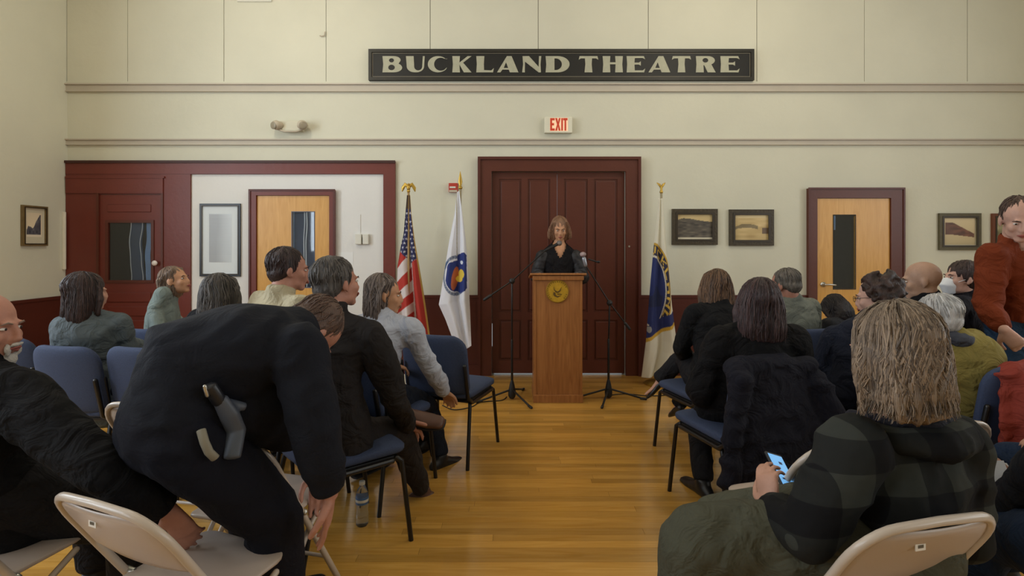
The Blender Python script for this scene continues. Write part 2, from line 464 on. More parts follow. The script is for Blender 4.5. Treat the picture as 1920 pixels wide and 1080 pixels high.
o = b.build('door_knob', mat('porcelain', (225, 215, 208), 0.25), door_1, smooth=True); o.rotation_euler = (R90, 0, 0); o.location = (WX(297), DW - 0.024, WZ(493))

# doors 2 and 3: honey veneer doors in oxblood frames
def veneer_door(n, fr, leaf, ztop_f, ztop_l, win, flip):
    b = B(); y0 = DW - 0.05
    b.box(WX(fr[0]), WX(leaf[0]), y0, DW - 0.0005, 0, WZ(ztop_f)); b.box(WX(leaf[1]), WX(fr[1]), y0, DW - 0.0005, 0, WZ(ztop_f))
    b.box(WX(leaf[0]), WX(leaf[1]), y0, DW - 0.0005, WZ(ztop_l), WZ(ztop_f))
    fo = st(b.build('trim_%d' % (8 + n), M_RED2 if n == 3 else M_RED))
    b = B(); e = 0.008
    b.box(WX(fr[0]) - e, WX(fr[0]) + 0.012, y0 - 0.010, y0, 0, WZ(ztop_f) + e); b.box(WX(fr[1]) - 0.012, WX(fr[1]) + e, y0 - 0.010, y0, 0, WZ(ztop_f) + e)
    b.box(WX(fr[0]) + 0.012, WX(fr[1]) - 0.012, y0 - 0.010, y0, WZ(ztop_f) - 0.012, WZ(ztop_f) + e); b.build('frame_edge', M_RED3, fo)
    xa, xb, zt = WX(leaf[0]) + 0.003, WX(leaf[1]) - 0.003, WZ(ztop_l) - 0.003
    a, c, t, u = WX(win[0]), WX(win[1]), WZ(win[3]), WZ(win[2])
    b = B(); frame_boxes(b, xa, xb, 0.01, zt, a, c, t, u, DW - 0.03, DW - 0.002); d = st(b.build('door_%d' % n, M_OAKD))
    b = B(); frame_boxes(b, a - 0.008, c + 0.008, t - 0.008, u + 0.008, a, c, t, u, DW - 0.034, DW - 0.0302); b.build('glazing_frame', M_DARK if n == 3 else M_SLATE, d)
    b = B(); b.box(a, c, DW - 0.0035, DW - 0.0015, t, u); b.build('dark_backing', M_DARK if n == 3 else M_SLATE, d)
    b = B(); b.box(a, c, DW - 0.026, DW - 0.024, t, u); b.build('pane', M_GLASS, d)
    hx = WX(leaf[0]) + 0.07 if not flip else WX(leaf[1]) - 0.07
    hz = WZ(533) if n == 3 else 0.98
    b = B(); b.disc((hx, DW - 0.034, hz), 0.028, 0.008, 20); b.tube([(hx, DW - 0.036, hz), (hx, DW - 0.075, hz)], 0.010)
    b.tube([(hx, DW - 0.075, hz), (hx + (0.05 if not flip else -0.05), DW - 0.08, hz + 0.002), (hx + (0.115 if not flip else -0.115), DW - 0.072, hz - 0.004)], 0.009)
    b.build('lever_handle', M_CHROME, d, smooth=True)
    return d, (a, c, t, u)
d2, (a, c, t, u) = veneer_door(2, (472, 630), (484, 620), 357, 367, (550, 591, 398, 538), True)
b = B(); b.box(a, a + 0.016, DW - 0.010, DW - 0.006, t, u); b.box(c - 0.008, c, DW - 0.010, DW - 0.006, t, u); b.build('blind_edge', M_BLUEC, d2)
b = B(); wavy(b, a + 0.125, 0.012, t, u, 0.005, 0.5, DW - 0.012); b.build('curtain_edge', M_CORD, d2)
b = B(); wavy(b, a + 0.150, 0.014, t, u, 0.006, 0.9, DW - 0.014); b.build('curtain_edge', M_CORD, d2)
d3, (a, c, t, u) = veneer_door(3, (1512, 1689), (1528, 1665), 354, 372, (1560, 1600, 404, 541), False)
b = B(); b.box(a + 0.004, a + 0.03, DW - 0.012, DW - 0.008, u - 0.16, u - 0.004); b.build('blind_edge', M_BLUEC, d3)

# central double door
b = B(); y0 = DW - 0.045
b.box(WX(898), DX0, y0, DW - 0.0005, 0, WZ(297)); b.box(DX1, WX(1198), y0, DW - 0.0005, 0, WZ(297)); b.box(DX0, DX1, y0, DW - 0.0005, DZ1, WZ(297))
cen = st(b.build('trim_12', M_RED2))
b = B(); e = 0.01
b.box(WX(898) - e, WX(898) + 0.02, y0 - 0.02, y0, 0, WZ(297) + e); b.box(WX(1198) - 0.02, WX(1198) + e, y0 - 0.02, y0, 0, WZ(297) + e); b.box(WX(898) + 0.02, WX(1198) - 0.02, y0 - 0.02, y0, WZ(297) - 0.02, WZ(297) + e)
b.build('frame_edge', M_RED3, cen)
b = B()
for xx in (DX0 + 0.008, DX1 - 0.008):   # door stops with a gap where daylight leaks past
    b.box(xx - 0.012, xx + 0.012, DW + 0.07, DW + 0.1, 0.0, WZ(652)); b.box(xx - 0.012, xx + 0.012, DW + 0.07, DW + 0.1, WZ(608), DZ1)
b.box(DX0, DX1, DW + 0.07, DW + 0.1, DZ1 - 0.02, DZ1); b.build('door_stop', M_RED3, cen)
def leaf(n, xa, xb):
    b = B(); yf = DW + 0.015; zb = 0.016; zt = DZ1 - 0.004
    cols = [(xa + 0.075, (xa + xb) / 2 - 0.035), ((xa + xb) / 2 + 0.035, xb - 0.075)]
    rows = [(0.16, WZ(600)), (WZ(585), zt - 0.075)]
    b.box(xa, xb, yf + 0.012, yf + 0.045, zb, zt)
    for (c0, c1) in ((xa, cols[0][0]), (cols[0][1], cols[1][0]), (cols[1][1], xb)): b.box(c0, c1, yf, yf + 0.012, zb, zt)
    for (p, q) in cols:
        b.box(p, q, yf, yf + 0.012, zb, rows[0][0]); b.box(p, q, yf, yf + 0.012, rows[0][1], rows[1][0]); b.box(p, q, yf, yf + 0.012, rows[1][1], zt)
    d = st(b.build('door_%d' % n, M_RED2))
    for (p, q) in cols:
        for (r, s_) in rows:
            b = B(); b.box(p + 0.02, q - 0.02, yf + 0.002, yf + 0.012, r + 0.02, s_ - 0.02, bev=0.008); b.build('raised_panel', M_RED2, d)
    return d
mid = WX(1045)
d4 = leaf(4, DX0 + 0.006, mid - 0.002); d5 = leaf(5, mid + 0.002, DX1 - 0.006)
b = B(); b.disc((WX(1178), DW - 0.048, WZ(462)), 0.010, 0.006, 12); b.build('bolt_plate', M_CHROME, cen)
b = B(); b.box(DX0, DX1, DW + 0.002, DW + 0.15, -0.02, 0.002); st(b.build('trim_13', mat('stone_sill', (170, 160, 140), 0.4)))

# vent high on the wall
b = B(); b.box(WX(447), WX(511), DW - 0.03, DW - 0.0145, WZ(5), WZ(-24)); v = b.build('wall_vent', M_WHITEP)
tag(v, 'white louvred air vent high on the wall at the top edge', 'vent')
for i in range(3):
    b = B(); z = WZ(1 - 7 * i); b.box(WX(452), WX(506), DW - 0.034, DW - 0.030, z, z + 0.026); b.build('slat', M_GAP, v)

# ------------------------------------------------------------------ the long sign
def arc(cx, cy, rx, ry, a0, a1, n=10):
    return [(cx + rx * math.cos(math.radians(a0 + (a1 - a0) * i / n)), cy + ry * math.sin(math.radians(a0 + (a1 - a0) * i / n))) for i in range(n + 1)]
G = {}
G['B'] = [[(0, 0)] + arc(.58, .29, .42, .29, -90, 55, 10) + arc(.56, .76, .36, .24, -35, 90, 8) + [(0, 1), (.04, .5)],
          arc(.46, .30, .17, .17, 0, 360, 14)[:-1], arc(.46, .74, .13, .13, 0, 360, 12)[:-1]]
G['U'] = [[(0, 1), (.04, .45)] + arc(.45, .38, .41, .38, 180, 270, 8) + arc(.55, .38, .40, .38, -90, 0, 8) + [(.98, 1), (.88, 1), (.85, .42)] + arc(.64, .36, .21, .24, 0, -180, 10) + [(.40, 1)]]
G['C'] = [arc(.52, .5, .52, .5, 40, 320, 22) + [(.97, .30)] + arc(.66, .5, .34, .40, -60, -300, 18)[0:] + [(1.0, .84)]]
G['K'] = [[(0, 0), (.03, .5), (0, 1), (.40, 1), (.37, .60), (.80, 1), (1.0, 1), (.56, .60), (1.0, 0), (.60, 0), (.37, .48), (.40, 0)]]
G['L'] = [[(0, 0), (.03, .5), (0, 1), (.46, 1), (.43, .5), (.44, .14), (.85, .12), (1.0, .26), (.95, 0)]]
G['A'] = [[(0, 0), (.46, 1), (.68, 1), (1.0, 0), (.60, 0), (.55, .17), (.25, .17), (.16, 0)], [(.31, .27), (.52, .27), (.42, .62)]]
G['N'] = [[(0, 0), (.05, .5), (.02, 1), (.36, 1), (.86, .34), (.88, 1), (1.0, 1), (.96, .5), (.98, 0), (.86, 0), (.15, .66), (.14, 0)]]
G['D'] = [[(0, 0), (.03, .5), (0, 1), (.45, 1)] + arc(.5, .5, .5, .5, 88, -88, 16) + [(.45, 0)], [(.37, .14)] + arc(.42, .5, .26, .36, -80, 80, 12) + [(.37, .86)]]
G['T'] = [[(.30, 0), (.34, .5), (.32, .86), (.12, .86), (0, .78), (.05, 1), (.95, 1), (1.0, .78), (.88, .86), (.68, .86), (.66, .5), (.70, 0)]]
G['H'] = [[(0, 0), (.03, .5), (0, 1), (.38, 1), (.36, .62), (.64, .62), (.62, 1), (1, 1), (.97, .5), (1, 0), (.62, 0), (.64, .50), (.36, .50), (.38, 0)]]
G['E'] = [[(0, 0), (.03, .5), (0, 1), (.92, 1), (1.0, .80), (.86, .88), (.44, .88), (.42, .60), (.66, .60), (.76, .68), (.76, .40), (.66, .48), (.42, .48), (.44, .12), (.86, .12), (1.0, .24), (.94, 0)]]
G['R'] = [[(0, 0), (.03, .5), (0, 1), (.58, 1)] + arc(.60, .73, .36, .27, 90, -60, 12) + [(1.0, 0), (.60, 0), (.42, .44), (.38, .44), (.40, 0)], arc(.48, .74, .15, .14, 0, 360, 12)[:-1]]
def glyph_mesh(polys, w, h, depth, ox=0.0, oz=0.0):
    cu = bpy.data.curves.new('glyph', 'CURVE'); cu.dimensions = '2D'; cu.fill_mode = 'BOTH'; cu.extrude = depth / 2
    for pl in polys:
        sp = cu.splines.new('POLY'); sp.points.add(len(pl) - 1); sp.use_cyclic_u = True
        for i, (x, y) in enumerate(pl): sp.points[i].co = (x * w + ox, y * h + oz, 0, 1)
    o = bpy.data.objects.new('glyph', cu); COL.objects.link(o)
    me = bpy.data.meshes.new_from_object(o.evaluated_get(bpy.context.evaluated_depsgraph_get()))
    bpy.data.objects.remove(o); bpy.data.curves.remove(cu)
    me.transform(Matrix.Rotation(R90, 4, 'X')); return me
DS = DW - 0.055
sign = empty('theatre_sign', (WX(1053, DS), DW - 0.03, WZ(148)), 0, 'long black sign board lettered BUCKLAND THEATRE in pale cream capitals', 'sign')
M_SIGN = mat('sign_black', (25, 24, 21), 0.55, noise=0.25, nscale=5)
M_SIGNF = mat('sign_frame', (40, 37, 29), 0.5, noise=0.3, nscale=9)
M_SIGNL = mat('sign_cream', (170, 168, 146), 0.6, noise=0.08, nscale=25)
sx0, sx1, sz0, sz1 = WX(691, DS), WX(1414, DS), WZ(150.5, DS), WZ(92, DS)
b = B(); b.box(sx0 + 0.02, sx1 - 0.02, DW - 0.048, DW - 0.018, sz0 + 0.02, sz1 - 0.02); b.build('board', M_SIGN, sign, world=True)
b = B(); frame_boxes(b, sx0, sx1, sz0, sz1, sx0 + 0.035, sx1 - 0.035, sz0 + 0.035, sz1 - 0.035, DW - 0.062, DW - 0.018); b.build('frame', M_SIGNF, sign, world=True)
b = B(); frame_boxes(b, sx0 + 0.04, sx1 - 0.04, sz0 + 0.04, sz1 - 0.04, sx0 + 0.046, sx1 - 0.046, sz0 + 0.046, sz1 - 0.046, DW - 0.0505, DW - 0.048); b.build('border_line', mat('sign_line', (120, 112, 96), 0.6), sign, world=True)
for ch, a, c in [('B', 717, 754), ('U', 761, 797), ('C', 802, 839), ('K', 848, 884), ('L', 893, 926), ('A', 932, 972), ('N', 979, 1015), ('D', 1023, 1068), ('T', 1085, 1122), ('H', 1130, 1168), ('E', 1175, 1210), ('A', 1216, 1257), ('T', 1260, 1296), ('R', 1305, 1342), ('E', 1351, 1387)]:
    w = (c - a) * DS / F; h = 30.5 * DS / F
    me = glyph_mesh(G[ch], w, h, 0.005)
    me.transform(Matrix.Translation((WX(a, DS), DW - 0.0505, WZ(135.5, DS))))
    link_mesh('letter', me, M_SIGNL, sign, world=True)

# exit sign
de = DW - 0.06
ex = empty('exit_sign', (WX(1047), DW, WZ(248)), 0, 'white box sign with glowing red EXIT letters over the double door', 'sign')
b = B(); b.box(WX(1021, de), WX(1073, de), DW - 0.06, DW - 0.0005, WZ(249, de), WZ(219, de), bev=0.006); b.build('housing', mat('exit_housing', (220, 216, 196), 0.4), ex, world=True)
b = B(); b.box(WX(1031, de), WX(1065, de), DW - 0.0612, DW - 0.060, WZ(246, de), WZ(221, de)); b.build('diffuser', mat('exit_glow', (250, 214, 180), 0.4, emit=(255, 205, 165), estr=0.22), ex, world=True)
EX = {'E': [[(0, 0), (0, 1), (1, 1), (1, .82), (.42, .82), (.42, .6), (.85, .6), (.85, .42), (.42, .42), (.42, .18), (1, .18), (1, 0)]],
      'X': [[(0, 0), (.34, .5), (0, 1), (.38, 1), (.54, .68), (.68, 1), (1, 1), (.70, .5), (1, 0), (.66, 0), (.52, .34), (.36, 0)]],
      'I': [[(0, 0), (0, 1), (1, 1), (1, 0)]], 'T': [[(.31, 0), (.31, .82), (0, .82), (0, 1), (1, 1), (1, .82), (.69, .82), (.69, 0)]]}
for ch, a, c in (('E', 1031.5, 1040), ('X', 1041, 1051), ('I', 1052.3, 1055.3), ('T', 1056, 1064)):
    me = glyph_mesh(EX[ch], (c - a) * de / F, 23.5 * de / F, 0.002); me.transform(Matrix.Translation((WX(a, de), DW - 0.0622, WZ(245, de))))
    link_mesh('letter', me, mat('exit_red', (190, 62, 40), 0.4, emit=(200, 60, 35), estr=0.18), ex, world=True)

# emergency light with two heads
dl = DW - 0.05
el = empty('emergency_light', (WX(547), DW, WZ(248)), 0, 'beige twin-headed emergency light on the wall above the red surround', 'light fixture')
MB_ = mat('beige_plastic', (188, 176, 156), 0.5)
b = B(); b.box(WX(526, dl), WX(568, dl), DW - 0.07, DW - 0.0005, WZ(246, dl), WZ(227, dl), bev=0.01); b.build('housing', mat('cream_plastic', (205, 200, 178), 0.5), el, world=True)
b = B(); b.tube([(WX(522, dl), DW - 0.075, WZ(243, dl)), (WX(535, dl), DW - 0.08, WZ(247.5, dl)), (WX(558, dl), DW - 0.08, WZ(247.5, dl)), (WX(571, dl), DW - 0.075, WZ(243, dl))], 0.010); b.build('bracket', MB_, el, world=True, smooth=True)
for (px, sg) in ((523, -1), (569, 1)):
    b = B(); c = Vector((WX(px, dl), DW - 0.08, WZ(236, dl)))
    b.loft([c + Vector((-0.03 * sg, 0.03, 0)), c + Vector((0.005 * sg, -0.015, 0)), c + Vector((0.02 * sg, -0.03, -0.01))], [(0.035, 0.04), (0.052, 0.056), (0.05, 0.054)], (0, 0, 1), 20, True, 0.3)
    h = b.build('lamp_head', MB_, el, world=True, smooth=True)
    b = B(); b.loft([c + Vector((0.024 * sg, -0.046, -0.012)), c + Vector((0.027 * sg, -0.052, -0.013))], [(0.04, 0.043)] * 2, (0, 0, 1), 18, True, 0.2); o = b.build('lens', mat('lens_grey', (150, 140, 120), 0.3), el, world=True, smooth=True)

# small wall fittings
fa = empty('fire_alarm', (WX(851), DW, WZ(361)), 0, 'small red fire alarm with white lens between the two left flags', 'alarm')
b = B(); b.box(WX(842), WX(859), DW - 0.045, DW - 0.0005, WZ(361), WZ(344), bev=0.005); b.build('housing', mat('alarm_red', (176, 58, 44), 0.4), fa, world=True)
b = B(); b.box(WX(844), WX(855), DW - 0.049, DW - 0.0455, WZ(353.5), WZ(350.5)); b.build('strobe', M_WHITEP, fa, world=True)
b = B(); b.box(WX(843), WX(858), DW - 0.047, DW - 0.0455, WZ(361), WZ(357)); b.build('base_strip', MB_, fa, world=True)
for i, (a, c, lb) in enumerate(((668, 679.5, 'small white thermostat box left of its twin, right of the left honey door'), (682, 693, 'small white thermostat box right of its twin, beside the red stile'))):
    b = B(); b.box(WX(a), WX(c), DW - 0.05, DW - 0.010, WZ(458), WZ(439), bev=0.006)
    o = b.build('thermostat', M_WHITEP); tag(o, lb, 'thermostat', 'thermostats on the white wall')
b = B(); b.box(WX(680), WX(681.5), DW - 0.018, DW - 0.0100, WZ(458), WZ(445)); b.build('bracket', M_GAP, o)
b = B(); b.box(WX(675.3), WX(676.5), DW - 0.016, DW - 0.0100, WZ(438), WZ(402)); tag(b.build('wire_cover', M_WALL2), 'thin white wire channel rising above the thermostats', 'wire cover')
n_ = empty('notice', (WX(649), DW - 0.01, WZ(496)), 0, 'white paper notice on the wall right of the left honey door', 'notice')
b = B(); b.box(WX(635), WX(663), DW - 0.0125, DW - 0.0105, WZ(497), WZ(473)); b.build('sheet', mat('paper', (226, 226, 224), 0.7), n_, world=True)
b = B(); b.tube([(WX(601), DW - 0.016, WZ(68)), (WX(604), DW - 0.03, WZ(70)), (WX(610), DW - 0.034, WZ(69)), (WX(611), DW - 0.03, WZ(62))], 0.006); tag(b.build('wall_hook', MB_, smooth=True), 'small bare hook on a seam of the upper wall', 'hook')

# ------------------------------------------------------------------ pictures
def picture(name, x0, x1, y_, z0, z1, fw, fmat, mount, fn, label, group=None, rot=None, n=(64, 48), th=0.03, mfrac=0.0, glaze=False, mmat=None):
    """x0..z1 outer size; y_ wall plane.  built facing -Y about its centre, then turned by rot"""
    root = empty(name, ((x0 + x1) / 2, y_, z0) if rot is None else rot[0], 0 if rot is None else rot[1], label, 'picture', group)
    w, h = x1 - x0, z1 - z0
    def loc(o): return o
    b = B(); frame_boxes(b, -w / 2, w / 2, 0, h, -w / 2 + fw, w / 2 - fw, fw, h - fw, -th, -0.002); b.build('frame', fmat, root)
    b = B(); q = fw * 0.7; frame_boxes(b, -w / 2 + q, w / 2 - q, q, h - q, -w / 2 + fw * 1.12, w / 2 - fw * 1.12, fw * 1.12, h - fw * 1.12, -th - 0.004, -th); b.build('frame_lip', mat('frame_lip_dark', (52, 42, 28), 0.4), root)
    b = B(); b.box(-w / 2 + fw, w / 2 - fw, -0.010, -0.004, fw, h - fw); b.build('mount', mmat or mat('mount_cream', (205, 195, 170), 0.7), root)
    ml, mb, mt = mount
    X0, X1, Z0, Z1 = -w / 2 + fw + ml, w / 2 - fw - ml, fw + mb, h - fw - mt
    nx, nz = n; vs = []; cs = []
    for j in range(nz + 1):
        for i in range(nx + 1):
            uu, vv = i / nx, j / nz; vs.append((X0 + (X1 - X0) * uu, -0.0112, Z0 + (Z1 - Z0) * vv)); cs.append((uu, vv))
    cs = np.array(cs); rgb = fn(cs[:, 0], cs[:, 1])
    fs = [(j * (nx + 1) + i, j * (nx + 1) + i + 1, (j + 1) * (nx + 1) + i + 1, (j + 1) * (nx + 1) + i) for j in range(nz) for i in range(nx)]
    me = bpy.data.meshes.new('photograph'); me.from_pydata(vs, [], fs)
    rgb = np.clip(rgb * 1.18 + 10, 0, 245)
    lin = np.where(rgb <= 10.3, rgb / 255 / 12.92, ((rgb / 255 + 0.055) / 1.055) ** 2.4)
    color_attr(me, lin)
    link_mesh('photograph', me, mat('print', (128, 128, 128), 0.35, attr='tint'), root)
    if glaze:
        b = B(); b.box(-w / 2 + fw, w / 2 - fw, -0.018, -0.016, fw, h - fw); b.build('glazing', M_GLASS, root)
    return root
def mixc(a, b_, t): t = np.clip(t, 0, 1)[:, None]; return np.array(a, float) * (1 - t) + np.array(b_, float) * t
def nz2(u, v, s, o=0): return vnoise(np.stack([u * s + o, v * s + o * 2.3, np.full_like(u, o + 0.5)], 1))
def pic_hill(u, v):
    c = mixc((150, 130, 92), (172, 150, 104), v); ridge = 0.74 + 0.07 * np.sin(u * 3.0 + 1) + 0.03 * nz2(u, v * 0, 5)
    g = mixc((46, 42, 38), (88, 80, 68), 0.5 + 0.9 * nz2(u * 1.3, v * 3, 7, 3)); m = v < ridge; c[m] = g[m]
    m = (v < 0.10); c[m] = (168, 160, 140); return c
def pic_village(u, v):
    c = mixc((140, 116, 70), (176, 154, 108), 0.5 + 0.6 * nz2(u, v * 3, 4, 7) + 0.3 * (v - .5)); r = 0.78 - 0.25 * u
    m = (np.abs(v - (0.45 + 0.12 * np.sin(u * 4))) < 0.07 + 0.04 * nz2(u, v, 9)) & (u < .7); c[m] = c[m] * 0.62
    m = (u > .82) & (v < .5) & (v > .25); c[m] = (80, 62, 44); m = v > 0.86; c[m] = (186, 166, 122); return c
def pic_ridge(u, v):
    c = mixc((150, 134, 100), (176, 160, 126), v); top = np.where(u < .3, .84, .84 - (u - .3) * .62); bot = .42 - u * .14 + .08 * (u < .3) * (u - .3)
    m = (v < top) & (v > bot) & (u > .06) & (u < .97); g = mixc((64, 40, 30), (98, 62, 46), 0.5 + nz2(u, v * 2, 8, 1)); c[m] = g[m]; return c
def pic_leaf(u, v):
    c = mixc((96, 92, 66), (168, 160, 128), 0.5 + nz2(u * 1.6, v, 5, 9)); m = np.abs(u - .5 - .25 * np.sin(v * 5)) < .1; c[m] = (60, 66, 44); return c
def pic_cliff(u, v):
    c = mixc((196, 180, 150), (178, 164, 140), v); top = np.clip(.38 + .08 * nz2(u, v * 0, 8) + np.clip(u - .45, 0, 1) * 1.35, 0, .93)
    m = (v < top) & (u < .95); g = mixc((40, 40, 48), (86, 84, 88), 0.5 + nz2(u, v, 9, 4)); c[m] = g[m]; m = v < .10; c[m] = (184, 174, 156); return c
def pic_grey(u, v):
    c = mixc((128, 130, 132), (168, 174, 176), (u - .3) * 1.1 + .15 * nz2(u, v, 3, 2)); rows = (np.sin(v * 190) > 0.2); c[rows] *= 0.95; return c
FR_D = mat('frame_bronze', (62, 52, 34), 0.45, noise=0.35, nscale=40, bump=0.4, bscale=50)
FR_O = mat('frame_olive', (84, 76, 52), 0.5, noise=0.2, nscale=30)
FR_R = mat('frame_red_wood', (104, 56, 34), 0.4)
FR_K = mat('frame_black', (34, 38, 44), 0.35)
FR_G = mat('frame_gold', (112, 92, 58), 0.4, noise=0.2, nscale=20)
picture('framed_photograph', WX(1259), WX(1344), DW, WZ(459), WZ(392), 0.055, FR_D, (0.0, 0.0, 0.0), pic_hill, 'dark framed sepia photograph of a hill, nearer the right flag')
picture('framed_photograph', WX(1366), WX(1449), DW, WZ(460.5), WZ(393), 0.055, FR_D, (0.0, 0.0, 0.0), pic_village, 'dark framed pale sepia village view, second right of the flag')
picture('framed_photograph', WX(1758), WX(1836), DW, WZ(468.5), WZ(400), 0.045, FR_O, (0.012, 0.012, 0.012), pic_ridge, 'olive framed photograph of a dark long ridge right of the right door')
picture('framed_photograph', WX(1857), WX(1934), DW, WZ(470), WZ(400.5), 0.042, FR_R, (0.012, 0.012, 0.012), pic_leaf, 'reddish framed leafy picture half hidden behind the man in rust')
picture('framed_photograph', WX(377), WX(453), DW - 0.0105, WZ(518), WZ(382), 0.026, FR_K, (0.075, 0.13, 0.09), pic_grey, 'tall black framed grey print with white mount on the white wall', n=(40, 120), th=0.02, mmat=mat('mount_white', (214, 220, 222), 0.6))
dA, dB = 5.2 , 5.2
ya = F * 4.909 / (CX - 38); yb = F * 4.909 / (CX - 85)
zc1 = H - (386 - YH) * (ya + yb) / 2 / F; zc0 = H - (461 - YH) * (ya + yb) / 2 / F
picture('framed_photograph', 0, yb - ya, 0, 0, zc1 - zc0, 0.022, FR_G, (0.035, 0.07, 0.05), pic_cliff, 'small upright gold framed photograph of a dark cliff on the left wall', rot=((XL, (ya + yb) / 2, zc0), R90))

# globe pendants for the added lamps, out of view above the frame
for (x, y) in ADDED_LAMPS:
    t = empty('pendant_lamp', (x, y, ZC), 0, 'added white globe pendant lamp lighting the hall from out of view', 'lamp', 'added lamps out of view')
    b = B(); b.tube([(x, y, ZC), (x, y, 4.45)], 0.01); b.build('stem', M_GOLD, t, world=True)
    b = B(); b.lathe([(0.02, 0), (0.07, -0.01), (0.13, -0.05), (0.15, -0.10), (0.14, -0.15)], (x, y, 4.45), 24); b.build('shade', mat('opal_glass', (235, 230, 215), 0.3, emit=(255, 235, 200), estr=1.2), t, world=True, smooth=True)
# ------------------------------------------------------------------ lectern, microphones, flags
LY = 4.85
lec = empty('lectern', (WX(1046, LY), LY + 0.2, 0), 0, 'tall oak lectern with a round gold bird emblem in the aisle', 'lectern')
lx0, lx1 = WX(1001, LY), WX(1092, LY); lt = H - 51 * LY / F
b = B(); b.box(lx0, lx0 + 0.02, LY, LY + 0.36, 0.07, lt - 0.02); b.build('side_panel', M_LECT, lec, world=True)
b = B(); b.box(lx1 - 0.02, lx1, LY, LY + 0.36, 0.07, lt - 0.02); b.build('side_panel', M_LECT, lec, world=True)
b = B(); b.box(lx0 + 0.02, lx1 - 0.02, LY + 0.004, LY + 0.024, 0.07, lt - 0.025); b.build('front_panel', M_LECT, lec, world=True)
b = B(); b.box(lx0 - 0.006, lx1 + 0.006, LY - 0.012, LY + 0.37, 0.0, 0.07, bev=0.004); b.build('plinth', M_LECT, lec, world=True)
b = B(); b.box(lx0 - 0.012, lx1 + 0.012, LY - 0.018, LY + 0.018, lt - 0.06, lt - 0.02, bev=0.006); b.build('cornice', M_LECT, lec, world=True)
b = B(); M_ = Matrix.Rotation(math.radians(-7), 3, 'X'); b.obox(((lx0 + lx1) / 2, LY + 0.19, lt - 0.03), (lx1 - lx0 + 0.07, 0.44, 0.02), M_, bev=0.005); b.build('reading_top', M_LECT, lec, world=True)
b = B(); b.box(lx0 + 0.02, lx1 - 0.02, LY + 0.05, LY + 0.35, 0.72, 0.738); b.build('shelf', M_LECT, lec, world=True)
ec = P(1045, 546, LY); b = B(); b.disc((ec.x, LY - 0.001, ec.z), 0.105, 0.008, 48); b.disc((ec.x, LY - 0.006, ec.z), 0.105, 0.004, 48)
sl = b.build('gold_seal', mat('seal_gold', (188, 146, 40), 0.4, 0.25, noise=0.15, nscale=40), lec, world=True)
b = B(); b.tube([(ec.x + 0.1 * math.cos(k * math.pi / 24), LY - 0.0085, ec.z + 0.1 * math.sin(k * math.pi / 24)) for k in range(48)], 0.004, 8, closed=True); o = b.build('rim', mat('seal_rim', (140, 104, 28), 0.4, 0.4), sl); o.data.transform(Matrix.Translation(-lec.location))
def sp(pts): return [(ec.x + x * 0.105, ec.z + z * 0.105) for x, z in pts]
b = B(); yy0, yy1 = LY - 0.011, LY - 0.0075
b.poly(sp([(-.32, .42), (-.22, .10), (0, -.02), (.16, .06), (.36, .38), (.26, .02), (.05, -.14), (-.14, -.10), (-.30, .10)]), yy0, yy1)
b.poly(sp([(-.34, -.06), (-.18, -.12), (-.16, -.30), (.0, -.42), (.34, -.34), (.02, -.54), (-.24, -.44), (-.36, -.26)]), yy0, yy1)
b.poly(sp([(-.02, -.20), (.36, -.22), (.38, -.28), (.0, -.28)]), yy0, yy1)
for k in range(26):
    an = math.radians(28 + k * 12.5)
    if 232 < (28 + k * 12.5) % 360 < 308: continue
    c_, s_ = math.cos(an), math.sin(an)
    b.poly(sp([(c_ * .78 - s_ * .025, s_ * .78 + c_ * .025), (c_ * .78 + s_ * .025, s_ * .78 - c_ * .025), (c_ * .88 + s_ * .025, s_ * .88 - c_ * .025), (c_ * .88 - s_ * .025, s_ * .88 + c_ * .025)]), yy0, yy1)
b.build('bird_emblem', mat('seal_dark', (92, 66, 20), 0.5), sl)
for ch in sl.children:
    if ch.name.startswith('bird'): ch.data.transform(Matrix.Translation(-lec.location))

def mic_stand(name, base, poletop, legs, b0, b1, label, micdir, clip=None):
    t = empty(name, base, 0, label, 'microphone stand', 'microphone stands beside the lectern')
    bx, by, _ = base
    b = B(); b.tube([(bx, by, 0.03), (bx, by, 0.55)], 0.011); b.tube([(bx, by, 0.5), (bx + (poletop[0] - bx), by, poletop[2])], 0.008); b.build('pole', M_BLACK, t, world=True, smooth=True)
    b = B(); b.loft([(bx, by, 0.04), (bx, by, 0.07), (bx, by, 0.14), (bx, by, 0.17)], [(0.035, 0.035), (0.036, 0.036), (0.022, 0.022), (0.014, 0.014)], (1, 0, 0)); b.build('hub', M_BLKP, t, world=True, smooth=True)
    for an in legs:
        dx, dy = math.cos(math.radians(an)), math.sin(math.radians(an)); b = B()
        b.tube([(bx + dx * 0.02, by + dy * 0.02, 0.09), (bx + dx * 0.30, by + dy * 0.30, 0.018)], 0.009); lg = b.build('leg', M_BLACK, t, world=True, smooth=True)
        b = B(); b.tube([(bx + dx * 0.295, by + dy * 0.295, 0.016), (bx + dx * 0.34, by + dy * 0.34, 0.013)], 0.012); o = b.build('foot_cap', M_BLKP, lg); o.data.transform(Matrix.Translation(-t.location)); o.data.shade_smooth()
    pt = Vector(poletop)
    b = B(); b.ell(pt, (0.028, 0.022, 0.028)); b.tube([pt + Vector((0, -0.03, 0)), pt + Vector((0, 0.03, 0))], 0.014); b.build('clutch', M_BLKP, t, world=True, smooth=True)
    b0 = Vector(b0); b1 = Vector(b1)
    b = B(); b.tube([b0, pt, b1], 0.0065); b.build('boom', M_BLACK, t, world=True, smooth=True)
    d = (b0 - pt).normalized(); b = B(); b.tube([b0, b0 + d * 0.07], 0.014); b.build('counterweight', M_BLKP, t, world=True, smooth=True)
    return t
by = 4.95
p1 = Vector((WX(960, by), by, 0))
pt1 = P(960, 527, by); e1 = P(1022, 470, 5.0)
